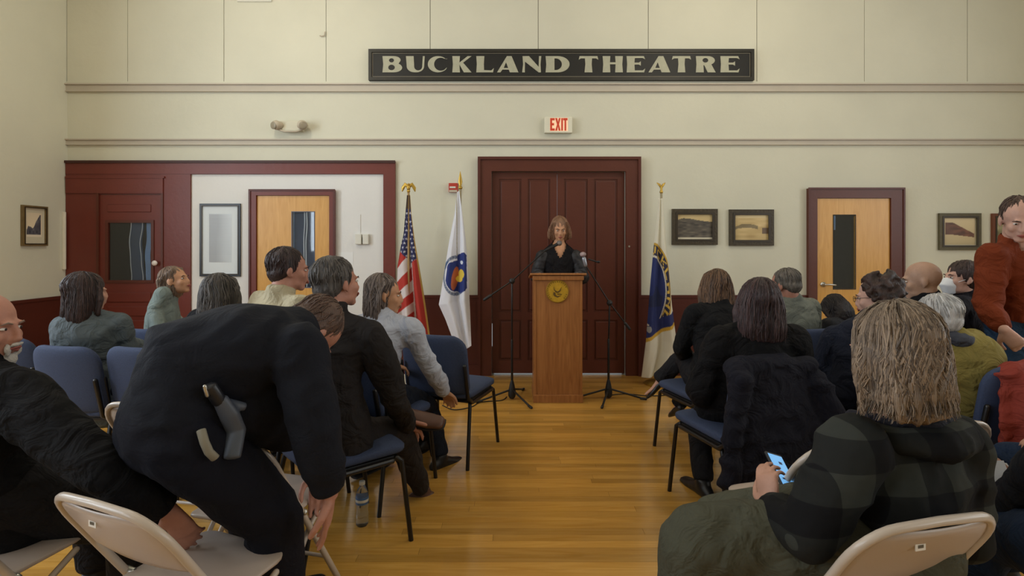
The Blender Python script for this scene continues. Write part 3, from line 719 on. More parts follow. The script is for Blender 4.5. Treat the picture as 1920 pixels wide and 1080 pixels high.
mic_stand('microphone_stand', p1, pt1, (200, 300, 70), P(920, 554, by), e1, 'black boom microphone stand left of the lectern', None)
d_ = (P(1056, 452, 5.03) - e1).normalized()
m1 = empty('microphone', e1, 0, 'grey ball microphone held to the speaker\'s mouth by the left boom', 'microphone')
b = B(); b.tube([e1, e1 + d_ * 0.13], [0.011, 0.016]); b.build('handle', M_BLKP, m1, world=True, smooth=True)
b = B(); b.ell(e1 + d_ * 0.155, (0.026, 0.026, 0.026)); b.build('grille', mat('mic_grille', (120, 112, 108), 0.4, 0.5, bump=0.5, bscale=300), m1, world=True, smooth=True)
by2 = 4.98
p2 = Vector((WX(1141, by2), by2, 0)); pt2 = P(1143, 568, by2); e2 = P(1098, 497, 4.95)
mic_stand('microphone_stand', p2, pt2, (185, 350, 250), P(1172, 606, by2 + 0.02), e2, 'black boom microphone stand right of the lectern', None)
m2 = empty('microphone', e2, 0, 'silver topped microphone on the right boom beside the lectern', 'microphone')
q2 = P(1093, 477, 4.95)
b = B(); b.tube([e2, e2 + (q2 - e2) * 0.6], [0.017, 0.021]); b.build('handle', mat('mic_silver', (150, 152, 160), 0.3, 0.6), m2, world=True, smooth=True)
b = B(); b.ell(q2, (0.03, 0.028, 0.024)); b.build('grille', mat('mic_grille2', (170, 150, 150), 0.4, 0.4, bump=0.5, bscale=300), m2, world=True, smooth=True)
b = B(); b.tube([P(1104, 486, 4.95), P(1122, 492, 4.95)], 0.007); b.ell(P(1122, 491, 4.95), (0.018, 0.014, 0.012)); b.build('spare_clip', M_BLKP, m2, world=True, smooth=True)
# cables
def cable(pts, label, r=0.0045):
    b = B(); n = len(pts); sm = []
    P_ = [Vector(p) for p in pts]
    for i in range(n - 1):
        p0, p1_, p2_, p3_ = P_[max(i - 1, 0)], P_[i], P_[i + 1], P_[min(i + 2, n - 1)]
        for k in range(6):
            t = k / 6; sm.append(0.5 * ((2 * p1_) + (p2_ - p0) * t + (2 * p0 - 5 * p1_ + 4 * p2_ - p3_) * t * t + (3 * p1_ - p0 - 3 * p2_ + p3_) * t ** 3))
    sm.append(P_[-1]); b.tube(sm, r, 6); return tag(b.build('cable', M_BLKP, smooth=True), label, 'cable')
cable([(-0.62, 4.75, .005), (-0.5, 4.62, .005), (-0.36, 4.7, .005), (-0.28, 4.85, .005), (-0.1, 4.9, .005), (p1.x - .05, 5.02, .005)], 'black cable lying on the floor left of the left microphone stand')
cable([(p2.x + 0.05, 5.08, .005), (1.1, 5.12, .005), (1.3, 5.05, .005), (1.55, 5.1, .005)], 'black cable on the floor right of the right microphone stand')

# flags ---------------------------------------------------------------
FD = 5.5
def flag_cloth(name, L, Rr, colfn, parent, m, folds=2.5, amp=0.045, nx=90, nz=260, d=FD, phase=0.0):
    """L, Rr: outline [(py, px)] of the hanging cloth; folds push it to and fro"""
    ly = np.array([p[0] for p in L], float); lx = np.array([p[1] for p in L], float)
    ry = np.array([p[0] for p in Rr], float); rx = np.array([p[1] for p in Rr], float)
    vs = []; px_ = []; py_ = []; uu_ = []
    for j in range(nz + 1):
        v = j / nz
        for i in range(nx + 1):
            u = i / nx
            y0 = ly[0] + (ly[-1] - ly[0]) * v; y1 = ry[0] + (ry[-1] - ry[0]) * v
            xa = np.interp(y0, ly, lx); xb = np.interp(y1, ry, rx)
            x = xa + (xb - xa) * u; y = y0 + (y1 - y0) * u
            wdt = (xb - xa) / 60.0
            dep = amp * min(1, wdt) * (math.sin(phase + u * 2 * math.pi * folds + 0.8 * math.sin(v * 3)) + 0.35 * math.sin(u * 17 + v * 5))
            vs.append((WX(x, d), d + dep, WZ(y, d))); px_.append(x); py_.append(y); uu_.append(u)
    fs = [(j * (nx + 1) + i, j * (nx + 1) + i + 1, (j + 1) * (nx + 1) + i + 1, (j + 1) * (nx + 1) + i) for j in range(nz) for i in range(nx)]
    me = bpy.data.meshes.new(name); me.from_pydata(vs, [], fs)
    rgb = colfn(np.array(px_), np.array(py_), np.array(uu_))
    color_attr(me, np.where(rgb <= 10.3, rgb / 255 / 12.92, ((rgb / 255 + 0.055) / 1.055) ** 2.4))
    o = link_mesh(name, me, m, parent, world=True, smooth=True)
    so = o.modifiers.new('thickness', 'SOLIDIFY'); so.thickness = 0.002
    return o
def base_pole(t, px, ptop, base_mat, polemat, top_fn, d=FD):
    x = WX(px, d)
    b = B(); b.lathe([(0.17, 0), (0.172, 0.012), (0.15, 0.022), (0.05, 0.03), (0.045, 0.10), (0.02, 0.12)], (x, d, 0), 32); b.build('base', base_mat, t, world=True, smooth=False)
    b = B(); b.tube([(x, d, 0.08), (x, d, WZ(ptop, d))], 0.0125, 12); b.build('pole', polemat, t, world=True, smooth=True)
    b = B(); top_fn(b, x, WZ(ptop, d)); b.build('finial', M_GOLD, t, world=True, smooth=True)
def eagle(b, x, z):
    b.ell((x, FD, z + 0.02), (0.018, 0.018, 0.018)); b.ell((x, FD, z + 0.055), (0.02, 0.02, 0.032)); b.ell((x + 0.004, FD - 0.01, z + 0.09), (0.010, 0.014, 0.011))
    for s in (-1, 1):
        b.loft([(x, FD, z + 0.065), (x + s * 0.035, FD + 0.004, z + 0.088), (x + s * 0.06, FD + 0.006, z + 0.05), (x + s * 0.066, FD + 0.008, z + 0.018)], [(0.012, 0.02), (0.008, 0.022), (0.006, 0.018), (0.003, 0.006)], (0, 1, 0), 10)
def spear(b, x, z):
    b.ell((x, FD, z), (0.022, 0.022, 0.02)); b.loft([(x, FD, z), (x, FD, z + 0.06), (x, FD, z + 0.12), (x, FD, z + 0.17)], [(0.008, 0.006), (0.022, 0.007), (0.012, 0.006), (0.002, 0.002)], (1, 0, 0), 10)
def vee(b, x, z):
    b.ell((x, FD, z), (0.018, 0.018, 0.02)); b.tube([(x, FD, z), (x, FD, z + 0.05)], 0.012)
    for s in (-1, 1): b.loft([(x, FD, z + 0.045), (x + s * 0.02, FD, z + 0.075), (x + s * 0.042, FD + 0.01, z + 0.095)], [(0.009, 0.012), (0.008, 0.013), (0.003, 0.005)], (0, 1, 0), 8)

M_FLAG = mat('flag_cloth', (128, 128, 128), 0.75, attr='tint')
M_POLEW = wood_mat('flag_pole_oak', (150, 120, 70), (176, 142, 88), 0.35, (20, 20, 1))
M_POLEG = mat('pole_grey_brass', (150, 138, 110), 0.35, 0.5)
M_BASEW = mat('pale_marble', (205, 196, 172), 0.35)
def us_col(x, y, u):
    n = len(x); c = np.zeros((n, 3))
    # right-hand fall: long red field with pale streaks; left-hand fall: bowed stripes
    fx = 766 + (y - 400) * 0.03
    red, white, blue = np.array((170, 48, 38.)), np.array((208, 198, 196.)), np.array((42, 44, 84.))
    sidx = np.floor((y + (x - 745) * 0.9 + 0.0025 * (y - 540) ** 2) / 22.0).astype(int) % 2
    c[:] = np.where((sidx == 0)[:, None], red, white)
    r = x > fx + 3; sv = np.floor(u * 7.0 + (y - 500) / 130).astype(int) % 3
    c[r] = np.where((sv[r] != 1)[:, None], red, white)
    c[(u > .72)] = red
    lim = np.where(x < fx, 468 + (x - 745) * 0.9, 494 + (x - 770) * -0.8)
    bl = y < lim; c[bl] = blue
    fold = bl & (np.abs(x - fx) < 1.2); c[fold] = (150, 150, 160)
    # stars: five-pointed dots on a staggered grid
    gx = (x - 752) / 7.0 + 0.5 * (np.floor((y - 380) / 8.0) % 2); gy = (y - 380) / 8.0
    dx = (gx - np.floor(gx) - .5) * 7; dy = (gy - np.floor(gy) - .5) * 8; an = np.arctan2(dy, dx); rr = np.hypot(dx, dy)
    star = bl & (rr < 1.5 + 0.9 * np.cos(5 * (an + 1.57))) & (y > 392); c[star] = (206, 204, 210)
    top = y < 392; c[top] = (70, 52, 40)
    g = ((u > .95) | ((np.abs(u - .5) < .06) & (y < 415))); c[g] = (186, 148, 74)
    return c
us = empty('flag', (WX(766, FD), FD, 0), 0, 'United States flag with gold fringe hanging on a pole topped by an eagle', 'flag')
base_pole(us, 766, 362, M_BASEW, M_POLEW, eagle)
flag_cloth('flag_cloth', [(366, 763), (400, 760), (440, 756), (460, 751), (500, 744), (545, 743), (600, 746), (640, 752)],
           [(366, 769), (400, 771), (450, 777), (500, 785), (550, 793), (600, 801), (632, 806)], us_col, us, M_FLAG, d=FD - .01, folds=2.0, amp=0.05)
def ma_col(x, y, u):
    c = np.zeros((len(x), 3)); c[:] = (216, 216, 222)
    def ell(cx, cy, rx, ry): return ((x - cx) / rx) ** 2 + ((y - cy) / ry) ** 2
    e = ell(854, 517, 24, 38); ring = (e > .70) & (e < 1.0) & (x < 872 + (y - 540) * 0.1); c[ring] = (128, 136, 152)
    txt = ring & (np.sin(np.arctan2(y - 517, x - 854) * 40) > .3) & (e > .78) & (e < .93); c[txt] = (84, 92, 120)
    rib = ring & (x < 842) & (y > 490) & (y < 505); c[rib] = (60, 84, 120)
    sh = (x > 839 + np.clip((y - 545) * -0.0, 0, 9) - (y - 500) * 0.12) & (y > 492 - (x - 845) * 0.35) & (e < .62) | ((x > 857) & (y > 478 - (x - 857) * .4) & (ell(864, 510, 17, 40) < 1))
    sh = sh & (x < 875 + (y - 500) * 0.02) & (ell(852, 500, 40, 52) < 1); c[sh] = (36, 50, 112)
    o = ell(853 - (y - 520) * 0.15, 522, 6, 22) < 1; c[o & sh] = (176, 92, 56)
    yl = (ell(865, 514, 6, 9) < 1) | (ell(861, 523, 7, 6) < 1); c[yl & sh] = (214, 186, 70)
    s = (ell(866, 492, 3, 3.6) < 1); c[s] = (210, 214, 224)
    line = np.abs(x - 856.5) < .8; c[line & (y < 480)] = (168, 160, 140)  # fold line with the shading of the pole gap painted in
    return c
ma = empty('flag', (WX(866, FD), FD, 0), 0, 'white flag with blue shield and ribbon seal, between eagle pole and double door', 'flag')
base_pole(ma, 863, 352, M_BASEW, M_POLEG, spear)
flag_cloth('flag_cloth', [(360, 857), (400, 852), (450, 842), (500, 834), (550, 826), (572, 822), (600, 835), (640, 850), (664, 862)],
           [(358, 861), (400, 867), (450, 873), (500, 877), (560, 880), (600, 882), (648, 884)], ma_col, ma, M_FLAG, d=FD - .065, folds=1.7, amp=0.045, phase=1.0)
b = B(); b.box(WX(857, FD), WX(878, FD), FD - 0.06, FD + 0.06, 0.028, 0.075, bev=0.01); b.build('base_block', M_CHROME, ma, world=True)
GL = {'B': ["1110", "1001", "1110", "1001", "1110"], 'U': ["1001", "1001", "1001", "1001", "0110"], 'C': ["0111", "1000", "1000", "1000", "0111"], 'K': ["1001", "1010", "1100", "1010", "1001"], 'L': ["1000", "1000", "1000", "1000", "1111"],
      'A': ["0110", "1001", "1111", "1001", "1001"], 'N': ["1001", "1101", "1011", "1001", "1001"], 'D': ["1110", "1001", "1001", "1001", "1110"]}
def town_col(x, y, u):
    c = np.zeros((len(x), 3)); c[:] = (214, 208, 188)
    cx, cy, rx, ry = 1222, 546, 36, 92
    e = np.sqrt(((x - cx) / rx) ** 2 + ((y - cy) / ry) ** 2)
    ring = (e < 1.0); c[ring] = (190, 150, 52); ring = (e < .95); c[ring] = (40, 38, 60)
    an = np.degrees(np.arctan2(-(y - cy) / ry, (x - cx) / rx))   # 90 = top
    word = "BUCKLAND"
    for i, ch in enumerate(word):
        a0 = 112 - i * 20; span = 15
        g = GL[ch]; rr = (e - .76) / .17; aa = (a0 - an) / span
        m = (rr > 0) & (rr < 1) & (aa > 0) & (aa < 1)
        row = np.clip(((1 - rr) * 5).astype(int), 0, 4); col = np.clip((aa * 4).astype(int), 0, 3)
        t = np.array([[int(q) for q in r] for r in g]); c[m & (t[row, col] == 1)] = (206, 168, 70)
    c[(e < .745)] = (200, 190, 170); c[(e < .70)] = (34, 44, 96)
    hill = (e < .6) & (y > 545 + 10 * np.sin(x * .3)) & (y < 575); c[hill] = (30, 38, 74)
    # scroll and gold hem of the seal
    s = (y > 612 - (x - 1212) * 0.55) & (y < 634 - (x - 1212) * 0.55); c[s] = (36, 44, 96)
    s = (y >= 634 - (x - 1212) * 0.55) & (y < 641 - (x - 1212) * 0.55); c[s] = (200, 158, 54)
    s = (y >= 641 - (x - 1212) * 0.55); c[s] = (214, 208, 190)
    s = ((x - 1216) / 4) ** 2 + ((y - 617) / 6) ** 2 < 1; c[s] = (150, 150, 150)
    return c
tw = empty('flag', (WX(1240, FD), FD, 0), 0, 'white town flag with navy and gold seal hanging right of the double door', 'flag')
base_pole(tw, 1240, 360, M_GOLD, M_POLEG, vee)
flag_cloth('flag_cloth', [(372, 1235), (400, 1233), (455, 1227), (520, 1221), (600, 1214), (640, 1211), (708, 1203)],
           [(372, 1242), (400, 1244), (455, 1248), (500, 1254), (570, 1261), (640, 1270), (660, 1268), (706, 1250)], town_col, tw, M_FLAG, d=FD - .065, folds=1.6, amp=0.045, phase=2.4)

# ------------------------------------------------------------------ chairs
M_UPH = mat('blue_upholstery', (52, 63, 90), 0.85, noise=0.12, nscale=120, bump=0.3, bscale=220)
def rounded_slab(b, w, h, th, r_top, r_bot, bend=0.0, n=6, crown=0.0, M=None, nx=14, nz=12):
    """cushion slab: outline in x,z; y thickness; grid with soft rim"""
    verts = {}; bm = b.bm
    def halfw(t):   # t 0..1 up
        z = t * h
        if z > h - r_top: k = (z - (h - r_top)) / r_top; return w / 2 - r_top * (1 - math.sqrt(max(0, 1 - k * k)))
        if z < r_bot: k = (r_bot - z) / r_bot; return w / 2 - r_bot * (1 - math.sqrt(max(0, 1 - k * k)))
        return w / 2
    rows = [0, .02, .06, .12, .2, .35, .5, .65, .75, .84, .9, .95, .985, 1.0]
    for sgn in (-1, 1):
        for j, t in enumerate(rows):
            hw = max(halfw(t), 0.004)
            for i in range(nx + 1):
                s = -math.cos(math.pi * i / nx) ; x = s * hw; z = t * h
                ex = max(0, 1 - abs(s) ** 6); ez = 1 - abs(2 * t - 1) ** 8
                y = sgn * th / 2 * (0.25 + 0.75 * (ex * ez) ** 0.5) + bend * (x / (w / 2)) ** 2 + sgn * crown * ex * ez * 0.3
                v = Vector((x, y, z)); v = M @ v if M is not None else v
                verts[(sgn, j, i)] = bm.verts.new(v)
        for j in range(len(rows) - 1):
            for i in range(nx):
                f = [verts[(sgn, j, i)], verts[(sgn, j, i + 1)], verts[(sgn, j + 1, i + 1)], verts[(sgn, j + 1, i)]]
                bm.faces.new(f)
    R_ = len(rows) - 1
    for j in range(R_):
        for i in (0, nx): bm.faces.new([verts[(-1, j, i)], verts[(-1, j + 1, i)], verts[(1, j + 1, i)], verts[(1, j, i)]])
    for i in range(nx):
        for j in (0, R_): bm.faces.new([verts[(-1, j, i)], verts[(-1, j, i + 1)], verts[(1, j, i + 1)], verts[(1, j, i)]])
    return b
def make_uph():
    t = empty('stacking_chair')
    b = B(); Mt = Matrix.Translation((0, -0.235, 0.455)) @ Matrix.Rotation(math.radians(10), 4, 'X')
    rounded_slab(b, 0.47, 0.40, 0.055, 0.11, 0.05, bend=0.03, M=Mt); b.build('backrest', M_UPH, t, smooth=True)
    b = B(); Mt = Matrix.Translation((0, -0.235, 0.452)) @ Matrix.Rotation(math.radians(-90), 4, 'X')
    rounded_slab(b, 0.48, 0.48, 0.065, 0.06, 0.06, M=Mt); b.build('seat', M_UPH, t, smooth=True)
    b = B(); b.box(-0.215, 0.215, -0.20, 0.20, 0.402, 0.420, bev=0.004); b.build('seat_pan', M_BLKP, t)
    for s in (-1, 1):
        b = B(); b.tube([(s * 0.215, 0.19, 0.41), (s * 0.225, 0.215, 0.39), (s * 0.245, 0.255, 0.0)], 0.012, 8); b.build('leg', M_BLACK, t, smooth=True)
        b = B(); b.tube([(s * 0.215, -0.17, 0.41), (s * 0.225, -0.19, 0.38), (s * 0.245, -0.27, 0.0)], 0.012, 8); b.build('leg', M_BLACK, t, smooth=True)
        b = B(); b.tube([(s * 0.236, 0.16, 0.405), (s * 0.238, -0.18, 0.405), (s * 0.236, -0.245, 0.45), (s * 0.230, -0.285, 0.66)], 0.013, 8); b.build('back_support', M_BLACK, t, smooth=True)
    return t
M_FOLD = mat('beige_enamel', (176, 160, 148), 0.32, spec=0.6, noise=0.04, nscale=6)
M_FOLDT = mat('beige_tube', (186, 172, 158), 0.28, spec=0.6)
def make_fold():
    t = empty('folding_chair'); w = 0.225
    def yz(z): return -0.27 + (0.80 - z) * 0.62       # line of the long uprights
    pts = [(-w, yz(0.0), 0.0), (-w, yz(0.45), 0.45), (-w * 1.0, yz(0.62), 0.62)]
    for a in range(180, 89, -15): pts.append((-w + 0.10 + 0.10 * math.cos(math.radians(a)), yz(0.68 + 0.11 * math.sin(math.radians(a))) , 0.68 + 0.11 * math.sin(math.radians(a))))
    pts += [(0, yz(0.795), 0.795)]
    pts += [(-p[0], p[1], p[2]) for p in reversed(pts[:-1])]
    b = B(); b.tube(pts, 0.0125, 10); b.build('back_frame', M_FOLDT, t, smooth=True)
    # pressed steel back panel
    bm_ = B(); rows = 8; cols = 14; g = {}
    for sg in (0, 1):
        for j in range(rows + 1):
            z = 0.565 + 0.215 * j / rows
            hw = w - 0.004 if z < 0.68 else (w - 0.10) + math.sqrt(max(0.0, 0.10 ** 2 - ((z - 0.68) / 1.1) ** 2)) - 0.004
            for i in range(cols + 1):
                s = -1 + 2 * i / cols; zz = z + (0.0 if j else 0.02 * s * s)
                y = yz(zz) - 0.016 * (1 - s * s) + (0.0022 if sg else -0.0022)
                if 0 < i < cols and 0 < j < rows: y -= 0.004
                g[(sg, j, i)] = bm_.bm.verts.new((s * hw, y, zz))
        for j in range(rows):
            for i in range(cols): bm_.bm.faces.new([g[(sg, j, i)], g[(sg, j, i + 1)], g[(sg, j + 1, i + 1)], g[(sg, j + 1, i)]])
    for j in range(rows):
        for i in (0, cols): bm_.bm.faces.new([g[(0, j, i)], g[(0, j + 1, i)], g[(1, j + 1, i)], g[(1, j, i)]])
    for i in range(cols):
        for j in (0, rows): bm_.bm.faces.new([g[(0, j, i)], g[(0, j, i + 1)], g[(1, j, i + 1)], g[(1, j, i)]])
    bp = bm_.build('back_panel', M_FOLD, t, smooth=True)
    z = 0.725; b = B(); y = yz(z) - 0.0245
    b.obox((-0.04, y, z), (0.032, 0.002, 0.022), Matrix.Rotation(math.radians(0), 3, 'X')); o = b.build('tag', mat('tag_white', (225, 222, 215), 0.5), bp)
    b = B(); b.obox((-0.04, y - 0.0014, z), (0.017, 0.001, 0.008), Matrix.Identity(3)); b.build('tag_mark', M_GAP, bp)
    b = B(); Mt = Matrix.Translation((0, -0.165, 0.425)) @ Matrix.Rotation(math.radians(-88), 4, 'X')
    rounded_slab(b, 0.41, 0.40, 0.028, 0.07, 0.03, M=Mt); b.build('seat', M_FOLD, t, smooth=True)
    for s in (-1, 1):
        b = B(); b.tube([(s * 0.200, 0.17, 0.405), (s * 0.200, 0.05, 0.33), (s * 0.200, -0.24, 0.0)], 0.011, 8); lg = b.build('rear_leg', M_FOLDT, t, smooth=True)
        b = B(); b.tube([(s * 0.200, -0.232, 0.012), (s * 0.200, -0.242, -0.0)], 0.0145, 8); b.build('foot_cap', M_BLKP, lg, smooth=True)
        b = B(); b.tube([(s * 0.196, yz(0.42) , 0.43), (s * 0.232, yz(0.42), 0.43)], 0.013, 10); b.build('pivot', M_CHROME, t, smooth=True)
    b = B(); b.tube([(-0.2, -0.165, 0.085), (0.2, -0.165, 0.085)], 0.008, 8); b.build('crossbar', M_FOLDT, t, smooth=True)
    b = B(); b.tube([(-w, yz(0.16), 0.16), (w, yz(0.16), 0.16)], 0.008, 8); b.build('crossbar', M_FOLDT, t, smooth=True)
    t.scale = (.96, .95, .945)
    return t
uph0 = make_uph(); fold0 = make_fold(); used = set()
def place(proto, x, y, yaw, label, group, z=0):
    if proto.name not in used: used.add(proto.name); o = proto
    else: o = copy_tree(proto)
    o.location = (x, y, z); o.rotation_euler = (0, 0, math.radians(yaw)); tag(o, label, 'chair', group); return o
GU = 'blue upholstered stacking chairs'; GF = 'beige metal folding chairs'
U = lambda x, y, yaw, lb: place(uph0, x, y, yaw, lb, GU)
Fc = lambda x, y, yaw, lb: place(fold0, x, y, yaw, lb, GF)
# ------------------------------------------------------------------ people
def skin(name, rgb): return mat('skin_' + name, rgb, 0.5, noise=0.10, nscale=22, bump=0.12, bscale=120, spec=0.35)
def cloth(name, rgb, rough=0.85, noise=0.14, nscale=5, folds=0.75): return mat('cloth_' + name, rgb, rough, noise=noise, nscale=nscale, bump=0.18, bscale=170, folds=folds, spec=0.2)
M_EYE = mat('eye_white', (210, 205, 200), 0.2); M_IRIS = mat('iris_dark', (40, 28, 22), 0.15)
M_HAIR = mat('hair', (80, 60, 50), 0.42, attr='strand', spec=0.4, bump=0.5, bscale=90, stretch=(3, 3, 0.35))
V = Vector
def lerp(a, b_, t): return a + (b_ - a) * t

SEAT = dict(pelvis=(0, 0, .56), waist=(0, -.035, .73), chest=(0, -.03, .93), neck=(0, -.01, 1.10), head=(0, .035, 1.215),
            shL=(-.18, -.01, 1.035), shR=(.18, -.01, 1.035), elL=(-.235, .03, .78), elR=(.235, .03, .78), wrL=(-.12, .26, .67), wrR=(.12, .26, .67),
            hipL=(-.095, .03, .545), hipR=(.095, .03, .545), knL=(-.13, .46, .53), knR=(.13, .46, .53), anL=(-.14, .47, .10), anR=(.14, .47, .10))
STAND = dict(pelvis=(0, 0, .96), waist=(0, .01, 1.10), chest=(0, .0, 1.28), neck=(0, -.02, 1.47), head=(0, .02, 1.59),
             shL=(-.18, -.02, 1.40), shR=(.18, -.02, 1.40), elL=(-.24, -.03, 1.12), elR=(.24, -.03, 1.12), wrL=(-.24, .07, .89), wrR=(.24, .07, .89),
             hipL=(-.095, 0, .92), hipR=(.095, 0, .92), knL=(-.11, .02, .50), knR=(.11, .02, .50), anL=(-.12, -.02, .09), anR=(.12, -.02, .09))
UP = ('waist', 'chest', 'neck', 'head', 'shL', 'shR', 'elL', 'elR', 'wrL', 'wrR')

def pose(kind, top, pel, yaw, s=1.0, hy=None, pitch=0, roll=0, rel=None, **ov):
    """top: world point of the crown; pel: world (x, y) under the pelvis; yaw: degrees anticlockwise from +Y"""
    base = dict(SEAT if kind == 'seat' else STAND); J = {}
    if rel: base.update(rel)
    Rz = Matrix.Rotation(math.radians(yaw), 3, 'Z'); o = V((pel[0], pel[1], 0))
    for k, v in base.items(): J[k] = o + Rz @ (V(v) * s)
    hy = yaw if hy is None else hy
    Rh = Matrix.Rotation(math.radians(hy), 3, 'Z') @ Matrix.Rotation(math.radians(pitch), 3, 'X') @ Matrix.Rotation(math.radians(roll), 3, 'Y')
    target = V(top) - Rh @ V((0, 0, .118 * s))      # head centre from crown
    pz = J['pelvis'].z; dz = J['head'].z - pz; off = target - J['head']
    hxy = V((off.x, off.y, 0)); kz = (target.z - pz) / dz
    for k in UP:
        t = (J[k].z - pz) / dz; t2 = max(0.0, min(1.0, t)); 
        if k[:2] in ('el', 'wr'): t2 *= 0.6
        J[k] = J[k] + hxy * (t2 ** 1.25)
        J[k].z = pz + (J[k].z - pz) * (kz if k[:2] not in ('wr',) else 1)
    for k, v in ov.items(): J[k] = V(v)
    J['Rh'] = Rh; J['s'] = s; J['yaw'] = yaw; J['F'] = Rz @ V((0, 1, 0)); J['base'] = V((pel[0], pel[1], 0))
    return J

def head_solids(b, J, fem=False):
    Rh, s, C = J['Rh'], J['s'], J['head']
    def T(x, y, z): return C + Rh @ (V((x, y, z)) * s)
    def E(c, r): b.ell(T(*c), tuple(q * s for q in r), Rh, 18)
    E((0, -.012, .030), (.074, .093, .086)); E((0, .030, -.030), (.056, .058, .078)); E((0, .064, -.094), (.024 if fem else .028, .021, .019))
    E((0, .025, -.070), (.050 if fem else .055, .055, .035))
    for q in (-1, 1):
        E((q * .034, .060, -.026), (.024, .024, .026)); E((q * .0765, -.004, -.006), (.008, .018, .030)); E((q * .074, .004, -.030), (.007, .010, .012))
        E((q * .022, .084, .018), (.022, .010, .007)); E((q * .010, .096, -.036), (.008, .009, .007))
    b.loft([T(0, .086, .012), T(0, .096, -.012), T(0, .104, -.033)], [(.008 * s, .009 * s), (.009 * s, .010 * s), (.011 * s, .009 * s)], Rh @ V((1, 0, 0)), 10)
    E((0, .092, -.054), (.020, .009, .006)); E((0, .089, -.070), (.017, .010, .006))
    b.loft([J['neck'] - V((0, 0, .04)), lerp(J['neck'], T(0, -.02, -.06), .5), T(0, -.018, -.05)], [((.058 if fem else .066) * s,) * 2, ((.050 if fem else .060) * s,) * 2, ((.050 if fem else .058) * s,) * 2], Rh @ V((1, 0, 0)), 16)

def hand_solids(b, wrist, D, N, s=1.0, curl=0.35, left=False, curls=None):
    """D fingers' direction, N palm normal (towards what is held); thumb leaves the side"""
    D = D.normalized(); N = (N - D * N.dot(D)).normalized(); T_ = D.cross(N) * (-1 if left else 1)
    r = lambda v: v * s
    pts = [wrist - D * r(.01), wrist + D * r(.03), wrist + D * r(.065), wrist + D * r(.092)]
    b.loft(pts, [(r(.026), r(.018)), (r(.034), r(.017)), (r(.041), r(.015)), (r(.040), r(.012))], T_, 14)
    for i, (o, L, rr) in enumerate(((.031, .074, .0092), (.0105, .083, .0096), (-.0105, .077, .0092), (-.031, .060, .0080))):
        c = (curls[i] if curls else curl + .08 * i)
        p = wrist + D * r(.086 - .004 * i) + T_ * r(o); d = D + T_ * (o * 1.6); d.normalize(); P_ = [p]
        for sgm, q in enumerate((.46, .30, .24)):
            a = c * (sgm + .6); dd = (d * math.cos(a) + N * math.sin(a)).normalized(); p = p + dd * r(L * q); P_.append(p)
        b.tube(P_, [r(rr), r(rr * .98), r(rr * .9), r(rr * .76)], 8)
    p = wrist + D * r(.022) + T_ * r(.024); q1 = p + (D * .55 + T_ * .75 + N * .25).normalized() * r(.040); q2 = q1 + (D * .85 + T_ * .3 + N * .45).normalized() * r(.032); q3 = q2 + (D * .9 + N * .45).normalized() * r(.024)
    b.tube([p, q1, q2, q3], [r(.016), r(.0125), r(.0108), r(.009)], 10)

def torso_pts(J):
    a, w, c, n = J['pelvis'], J['waist'], J['chest'], J['neck']
    side_l = (J['hipR'] - J['hipL']).normalized(); side_u = (J['shR'] - J['shL']).normalized()
    return a, w, c, n, side_l, side_u

def body_mesh(J, fem, voxel, hands=(0.35, 0.35), handdir=None, thick=1.0):
    s = J['s']; b = B(); head_solids(b, J, fem)
    a, w, c, n, sl, su = torso_pts(J); k = s * thick
    uc = lerp(c, n, .55)
    b.loft([a, w, c, uc, lerp(c, n, .9)], [(.145 * k, .10 * k), (.125 * k, .09 * k), (.15 * k, .10 * k), (.13 * k, .075 * k), (.06 * k, .05 * k)], [sl, lerp(sl, su, .4), su, su, su], 18)
    for q in 'LR':
        sh, el, wr = J['sh' + q], J['el' + q], J['wr' + q]
        b.tube([uc, sh], [.05 * k, .05 * k], 12); b.tube([sh, lerp(sh, el, .5), el], [.050 * k, .043 * k, .038 * k], 12); b.tube([el, lerp(el, wr, .4), wr], [.038 * k, .036 * k, .025 * k], 12)
        hd = (handdir or {}).get(q)
        D = hd[0] if hd else (wr - el).normalized(); N = hd[1] if hd else V((0, 0, -1)) if abs(D.z) < .8 else -V((J['shR'] - J['shL'])) * (1 if q == 'R' else -1)
        hand_solids(b, wr, D, N, s, hands[0 if q == 'L' else 1], left=(q == 'R'), curls=hd[2] if hd and len(hd) > 2 else None)
        hp, kn, an = J['hip' + q], J['kn' + q], J['an' + q]
        b.tube([hp, lerp(hp, kn, .5), kn], [.082 * k, .07 * k, .052 * k], 14); b.tube([kn, lerp(kn, an, .35), an], [.050 * k, .050 * k, .028 * k], 12)
        f = J.get('foot' + q, J['F']); b.loft([an - V((0, 0, .02)), an + f * .06 * s + V((0, 0, -.045)), an + f * .12 * s + V((0, 0, -.058))], [(.026, .028), (.024, .016), (.020, .011)], V((0, 0, 1)).cross(f), 10)
    return sculpt(b, voxel, 3)

